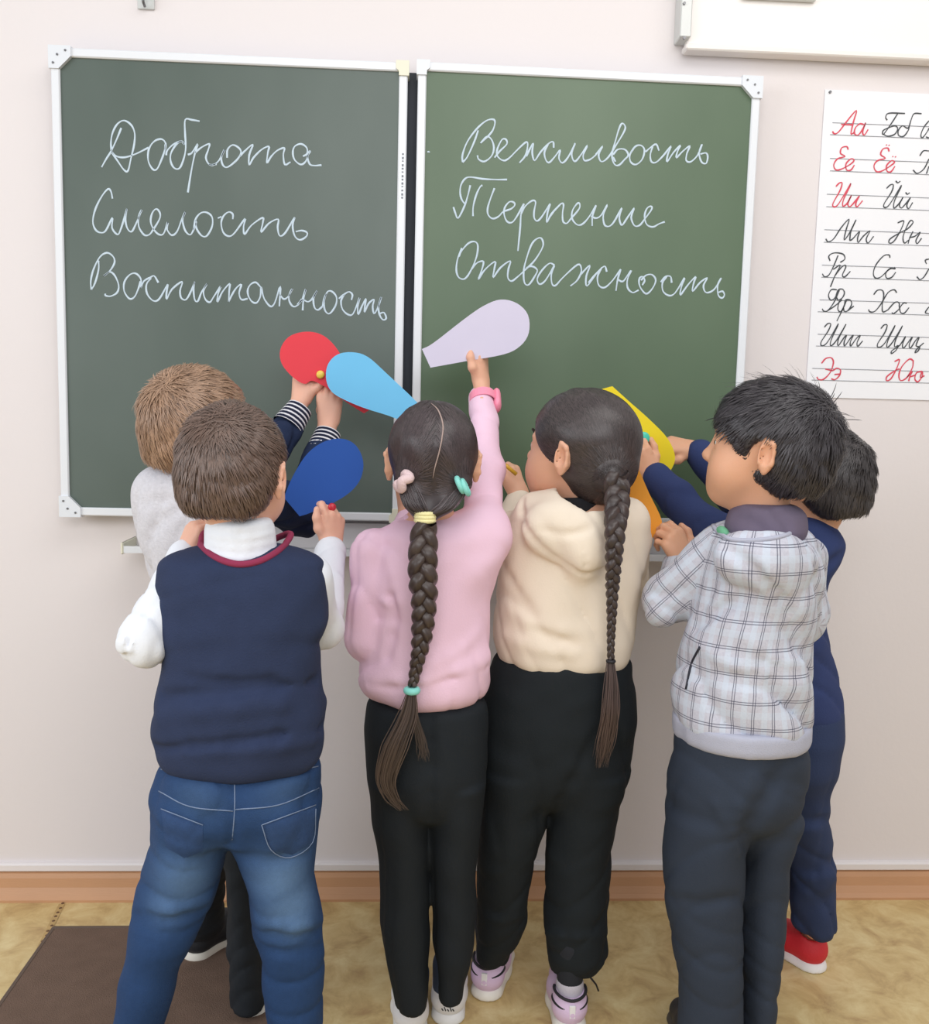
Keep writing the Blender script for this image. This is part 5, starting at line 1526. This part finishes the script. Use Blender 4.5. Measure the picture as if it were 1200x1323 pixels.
def plaid_mat():
    m = bpy.data.materials.new('plaid jersey'); m.use_nodes = True; nt = m.node_tree; N = nt.nodes; L = nt.links; b = N['Principled BSDF']
    uv = N.new('ShaderNodeUVMap'); uv.uv_map = 'clothuv'; sx = N.new('ShaderNodeSeparateXYZ'); L.new(uv.outputs[0], sx.inputs[0])
    tc = N.new('ShaderNodeTexCoord')

    def math_(op, a, b_=None, c=None):
        n = N.new('ShaderNodeMath'); n.operation = op
        for i, v in enumerate((a, b_, c)):
            if v is None: continue
            if isinstance(v, (int, float)): n.inputs[i].default_value = v
            else: L.new(v, n.inputs[i])
        return n.outputs[0]

    def line(src, period, offs, w):
        out = None
        for o in offs:
            f = math_('FRACT', math_('DIVIDE', math_('ADD', src, o + 10 * period), period)); d = math_('ABSOLUTE', math_('SUBTRACT', f, .5))
            l = math_('LESS_THAN', d, w / period / 2); out = l if out is None else math_('MAXIMUM', out, l)
        return out
    v = line(sx.outputs[0], .036, (0, .0040), .0015); h = line(sx.outputs[1], .044, (0, .0040), .0015)
    t1 = line(sx.outputs[0], .036, (.018,), .010); t2 = line(sx.outputs[1], .044, (.022,), .012)
    nz = N.new('ShaderNodeTexNoise'); nz.inputs['Scale'].default_value = 260; L.new(tc.outputs['Object'], nz.inputs['Vector'])
    base = N.new('ShaderNodeMix'); base.data_type = 'RGBA'; base.inputs[6].default_value = lin((178, 177, 190)); base.inputs[7].default_value = lin((206, 206, 216)); L.new(nz.outputs['Fac'], base.inputs[0])
    c = base.outputs[2]
    for fac, col, k in ((t1, (202, 214, 228), .5), (t2, (202, 212, 226), .45), (v, (58, 60, 82), .72), (h, (56, 58, 80), .72)):
        mx = N.new('ShaderNodeMix'); mx.data_type = 'RGBA'; mx.inputs[7].default_value = lin(col); L.new(c, mx.inputs[6]); L.new(math_('MULTIPLY', fac, k), mx.inputs[0]); c = mx.outputs[2]
    L.new(c, b.inputs['Base Color']); b.inputs['Roughness'].default_value = .9
    bp_ = N.new('ShaderNodeBump'); bp_.inputs['Strength'].default_value = .25; bp_.inputs['Distance'].default_value = .002; L.new(nz.outputs['Fac'], bp_.inputs['Height']); L.new(bp_.outputs[0], b.inputs['Normal'])
    return m


S = Sdf(); S.stack(tE, k=.025, round_=.018, pw=2.15)
S.seg(aEl[0][0], aEl[0][1], .044, .041, .010); S.seg(aEl[0][1], aEl[0][2], .040, .030, .02)
S.seg(aEr[0][0], aEr[0][1], .042, .040, .008); S.seg(aEr[0][1], aEr[0][2], .042, .030, .03)
S.ell(at(988, 724, -.70), (.082, .050, .048), rot(0, 0, .10), .005); S.seg(at(992, 722, -.705), at(1020, 776, -.70), .046, .024, .03)
hole = Sdf(); hole.ell(at(985, 672, -.655), (.066, .070, .034), rot(0, 0, -.08)); S.sub(hole, .008)
crease(S, [(940, 708), (965, 728), (990, 752), (1010, 775), (1025, 812), (1036, 845)], .009, -.010)
crease(S, [(898, 812), (925, 792), (956, 774)], .009, -.012); crease(S, [(925, 745), (915, 775), (900, 800)], .008, -.007)
crease(S, [(880, 878), (930, 872), (1030, 875)], .008, -.005); crease(S, [(905, 835), (950, 860), (1030, 880)], .012, .006); crease(S, [(960, 820), (1000, 850), (1035, 856)], .010, .005)
crease(S, [(880, 760), (860, 770), (838, 765)], .007, -.005); crease(S, [(870, 745), (850, 755), (835, 750)], .007, .004)
S.ruffle(.003, 42, 61); S.wrinkle(0.0101, 42, 61, 1.2)
mpl = plaid_mat()
plaid = cloth('plaid_hoodie', S, mpl, E_, .0048, attrs='uv'); SE = S
mrib = mat('grey rib', (178, 180, 196), .92, noise=.05, nscale=30, bump=.4, bscale=500)
S = Sdf(); S.stack(rows_px([(924, 871, 1044, YE, .116), (945, 872, 1043, YE, .115), (954, 875, 1040, YE, .110)]), round_=.004); S.ruffle(.001, 60, 62)
cloth('hem_band', S, mrib, plaid, .0045)
rim = hits(SE, [(921, 679), (930, 689), (946, 697), (975, 698), (1005, 694), (1024, 687), (1036, 672)], 6, .0)
MB().tube(rim, .0038, 8).build('hood_rim', mrib, plaid, True)
S = Sdf(); S.stack(rows_px([(650, 950, 1034, -.63, .060), (664, 943, 1039, -.635, .066), (682, 938, 1040, -.64, .070), (704, 940, 1034, -.64, .064)]), round_=.012)
crease(S, [(950, 668), (975, 676), (990, 692)], .008, -.005); crease(S, [(1000, 660), (1015, 674), (1020, 688)], .008, -.004); crease(S, [(960, 655), (990, 662), (1020, 655)], .007, .004)
cloth('hood_lining', S, mat('plum grey lining', (104, 94, 112), .9, bump=.2, bscale=300), E_, .0045)
S = Sdf(); S.ell(at(934, 689, -.636), (.0095, .022, .014), rot(0, 0, -.5), .01)
cloth('green_lining', S, mat('green lining', (112, 176, 140), .9), E_, .004)
seam(SE, [(904, 836), (893, 858), (886, 890)], .0022, mat('black zip', (36, 38, 52), .6), 'pocket_zip', plaid)
S = Sdf(); S.stack(pE, k=.02, rbot=.05); S.stack(lEl, k=.012); S.stack(lEr, k=.012)
crease(S, [(1015, 990), (985, 1040), (962, 1080)], .014, -.007); crease(S, [(925, 1040), (945, 1075), (956, 1100)], .010, .005); crease(S, [(870, 1160), (910, 1168), (952, 1160)], .012, -.004)
crease(S, [(975, 1000), (955, 1040), (950, 1070)], .012, .004)
S.ruffle(.002, 38, 63); S.wrinkle(0.0043, 40, 63, 2)
cloth('trousers', S, mat('slate trousers', (50, 58, 72), .85, noise=.06, nscale=20, bump=.3, bscale=350), E_, .0052)
for f, d in ((fEl, (-.1, 1)), (fEr, (.1, 1))): shoe(E_, 'black school shoe', f, d, ((42, 42, 46), (60, 58, 58)), laces=(40, 40, 42))

# ================================================================ boy in navy with red shoes
YF_ = -.38
hF = Head(at(1057, 626, YF_), .65, .0, 0, .98, at(1040, 690, YF_))
tF = rows_px([(665, 1010, 1068, YF_, .055), (676, 1000, 1080, YF_, .068), (700, 988, 1087, YF_, .08), (725, 980, 1078, YF_, .085), (743, 976, 1067, YF_, .086), (807, 968, 1059, YF_, .085), (844, 966, 1069, YF_, .09), (899, 968, 1081, YF_, .098), (930, 972, 1084, YF_, .098)])
aFr = ([at(1000, 692, -.36), at(955, 640, -.22), at(903, 586, -.165)], [.042, .038, .026])
aFl = ([at(1000, 715, -.42), at(915, 690, -.31), at(848, 617, -.235)], [.042, .038, .026])
pF = rows_px([(905, 972, 1082, YF_, .092), (945, 976, 1084, YF_, .10), (991, 982, 1074, YF_, .096), (1020, 984, 1068, YF_, .085)])
lFr = rows_px([(980, 1000, 1074, YF_, .08), (1055, 1010, 1064, YF_ + .01, .066), (1087, 1016, 1073, YF_ + .02, .062), (1110, 1020, 1075, YF_ + .03, .060), (1150, 1022, 1078, -.34, .056), (1180, 1023, 1078, -.33, .052), (1203, 1026, 1075, -.33, .046)])
lFl = rows_px([(980, 975, 1030, -.34, .08), (1087, 965, 1010, -.31, .060), (1150, 965, 1005, -.30, .052), (1190, 966, 1004, -.29, .045)])
fFr = on_floor(1062, 1257); fFl = np.array([at(985, 1190, -.29)[0], -.33, 0])
G_ = person('boy in dark navy with red canvas shoes, behind the boy in plaid', SK3, hF, tF, [aFr, aFl],
            [leg_chain(lFr, fFr), foot_bits(0, fFr, (-.45, .9)), leg_chain(lFl, fFl), foot_bits(0, fFl, (-.4, .9))],
            [hand(at(897, 581, -.16), (-1, .02, .20), (.1, -.65, .75), True, [(.15, .3, .2), (.3, .5, .3), (.5, .7, .4), (.7, .8, .4)], [(.7, -.3, .7), (.3, -.3, .95), (.1, -.1, 1)], 1.02, arm_from=aFr[0][1]),
             hand(at(842, 616, -.23), (-.50, .12, .85), (-.3, -.95, 0), False, [(.6, .9, .5), (.6, .95, .5), (.65, 1.0, .5), (.7, 1.0, .5)], [(.6, -.4, .8), (.3, -.2, .95), (.1, 0, 1)], 1.0, arm_from=aFl[0][1])])
short_hair(hF, G_, (62, 57, 58), .009, .024, seed=18, n=8000, length=.022, lift=.2, low=.004)
mnv = mat('dark blue jersey', (50, 62, 104), .9, noise=.06, nscale=20, bump=.25, bscale=350)
S = Sdf(); S.stack(tF, k=.03, round_=.018)
S.seg(aFr[0][0], aFr[0][1], .046, .042, .03); S.seg(aFr[0][1], aFr[0][2], .042, .029, .03)
S.seg(aFl[0][0], aFl[0][1], .046, .043, .03); S.seg(aFl[0][1], aFl[0][2], .043, .030, .03)
crease(S, [(1060, 740), (1070, 730), (1085, 715)], .01, -.005); S.ruffle(.003, 42, 71); S.wrinkle(0.0101, 42, 71, 1.5)
cloth('jersey_top', S, mnv, G_, .0055)
S = Sdf(); S.stack(pF, k=.02, rbot=.04); S.stack(lFr, k=.015); S.stack(lFl, k=.015)
crease(S, [(1035, 1060), (1055, 1062), (1070, 1058)], .010, -.006); crease(S, [(1025, 1130), (1050, 1135), (1078, 1128)], .010, .004); S.ruffle(.003, 45, 73); S.wrinkle(0.0061, 50, 73, 3)
cloth('trousers', S, mat('navy trousers', (48, 60, 92), .85, noise=.06, nscale=20, bump=.3, bscale=350), G_, .0055)
red = ((206, 40, 52), (238, 236, 236))
shoe(G_, 'red canvas shoe', fFr, (-.5, .86), red, laces=(236, 236, 236)); shoe(G_, 'red canvas shoe', fFl, (-.4, .9), red, laces=(236, 236, 236))

# ================================================================ paper petals and what is held with them
def P_(outline, Y, label, col, tiltx=0.0, sharp=()):
    o = petal(outline, Y, 'paper_petal', label, col, tiltx=tiltx, sharp=sharp); tag(o, label, 'paper petal', 'cut paper petals held by the children'); del o['group']; return o


P_([(362, 452), (372, 436), (390, 429), (409, 430), (425, 439), (440, 458), (462, 498), (480, 528), (470, 534), (448, 520), (420, 500), (403, 492), (393, 496), (378, 487), (364, 470)], -.222, 'red teardrop paper petal held by the fair-haired boy', (228, 62, 74), sharp=(7, 8))
P_([(421, 487), (424, 470), (436, 458), (455, 455), (475, 461), (500, 483), (535, 516), (549, 532), (528, 556), (512, 541), (470, 527), (440, 514), (426, 503)], -.262, 'light blue teardrop paper petal between the red petal and the girl in pink', (112, 192, 234), sharp=(7, 8))
P_([(371, 648), (368, 640), (380, 612), (398, 585), (420, 570), (443, 567), (460, 576), (469, 596), (466, 618), (452, 636), (428, 651), (400, 663), (387, 667)], -.478, 'dark blue teardrop paper petal held by the boy in the navy vest', (24, 76, 158), sharp=(0, 12))
P_([(545, 451), (560, 443), (600, 412), (625, 395), (647, 387), (668, 392), (682, 407), (683, 430), (672, 447), (650, 458), (600, 467), (556, 475)], -.274, 'lavender teardrop paper petal held up by the girl in pink', (208, 202, 222), sharp=(0, 11))
P_([(776, 503), (791, 499), (812, 518), (838, 541), (862, 566), (872, 590), (866, 608), (853, 616), (836, 610), (815, 592), (796, 555)], -.205, 'yellow teardrop paper petal held by the boy in navy', (238, 214, 32), sharp=(0, 1))
P_([(764, 575), (786, 562), (806, 572), (822, 600), (838, 636), (855, 673), (850, 692), (842, 695), (824, 672), (800, 640), (775, 612), (762, 592)], -.385, 'orange teardrop paper petal held by the boy in the plaid hoodie', (246, 170, 62), tiltx=-.8, sharp=(6, 7))


def magnet(x, y, Y, r, col, label):
    c = at(x, y, Y); mb = MB(); K = 20; V = []; prof = [(0, -.0062), (r * .6, -.006), (r * .9, -.0045), (r, -.002), (r, 0), (0, 0)]
    for rr, yy in prof:
        for k in range(K): V.append(c + np.array([rr * math.cos(2 * math.pi * k / K), yy, rr * math.sin(2 * math.pi * k / K)]))
    Fs = [(i * K + k, i * K + (k + 1) % K, (i + 1) * K + (k + 1) % K, (i + 1) * K + k) for i in range(len(prof) - 1) for k in range(K)]
    o = mb.add(V, Fs).build('magnet', mat('magnet' + label, col, .35), None, True); tag(o, label, 'magnet')


magnet(414, 484, -.225, .0085, (236, 204, 84), 'round yellow magnet at the edge of the red petal')
magnet(831, 566, -.214, .0135, (74, 204, 178), 'round teal magnet on the yellow petal')
magnet(429, 655, -.483, .0075, (196, 44, 60), 'small red magnet between the fingers holding the dark blue petal')
magnet(858, 692, -.438, .0100, (50, 44, 52), 'black magnet in the hand of the boy in plaid')
o = MB(); p0 = at(652, 600, -.246); p1 = at(667, 613, -.246)
o.tube([p0, p0 + (p1 - p0) * .1, p1], [.002, .0042, .0042], 8); o = o.build('pencil', mat('golden lacquer', (222, 170, 50), .35), None, True)
tag(o, 'short golden pencil stub in the fist of the girl in the cream hoodie', 'pencil')
# pale cloth end seen between the navy and the plaid boy
# ---------------------------------------------------------------- origins at the base of each thing
bpy.context.view_layer.update()


def kids_of(o): return [c for c in bpy.data.objects if c.parent == o]


for o in [x for x in bpy.data.objects if x.parent is None and x.type in ('MESH', 'EMPTY') and x.get('category')]:
    if o.location.length > 1e-6: continue
    pts = []
    def coll(q):
        if q.type == 'MESH':
            co = np.empty(len(q.data.vertices) * 3, dtype=np.float32); q.data.vertices.foreach_get('co', co); pts.append(co.reshape(-1, 3))
        for c in kids_of(q): coll(c)
    coll(o)
    if not pts: continue
    A = np.vstack(pts); c = Vector(((A[:, 0].min() + A[:, 0].max()) / 2, (A[:, 1].min() + A[:, 1].max()) / 2, float(A[:, 2].min())))
    if o.type == 'MESH': o.data.transform(Matrix.Translation(-c))
    o.location = c
    for ch in kids_of(o): ch.location = ch.location - c
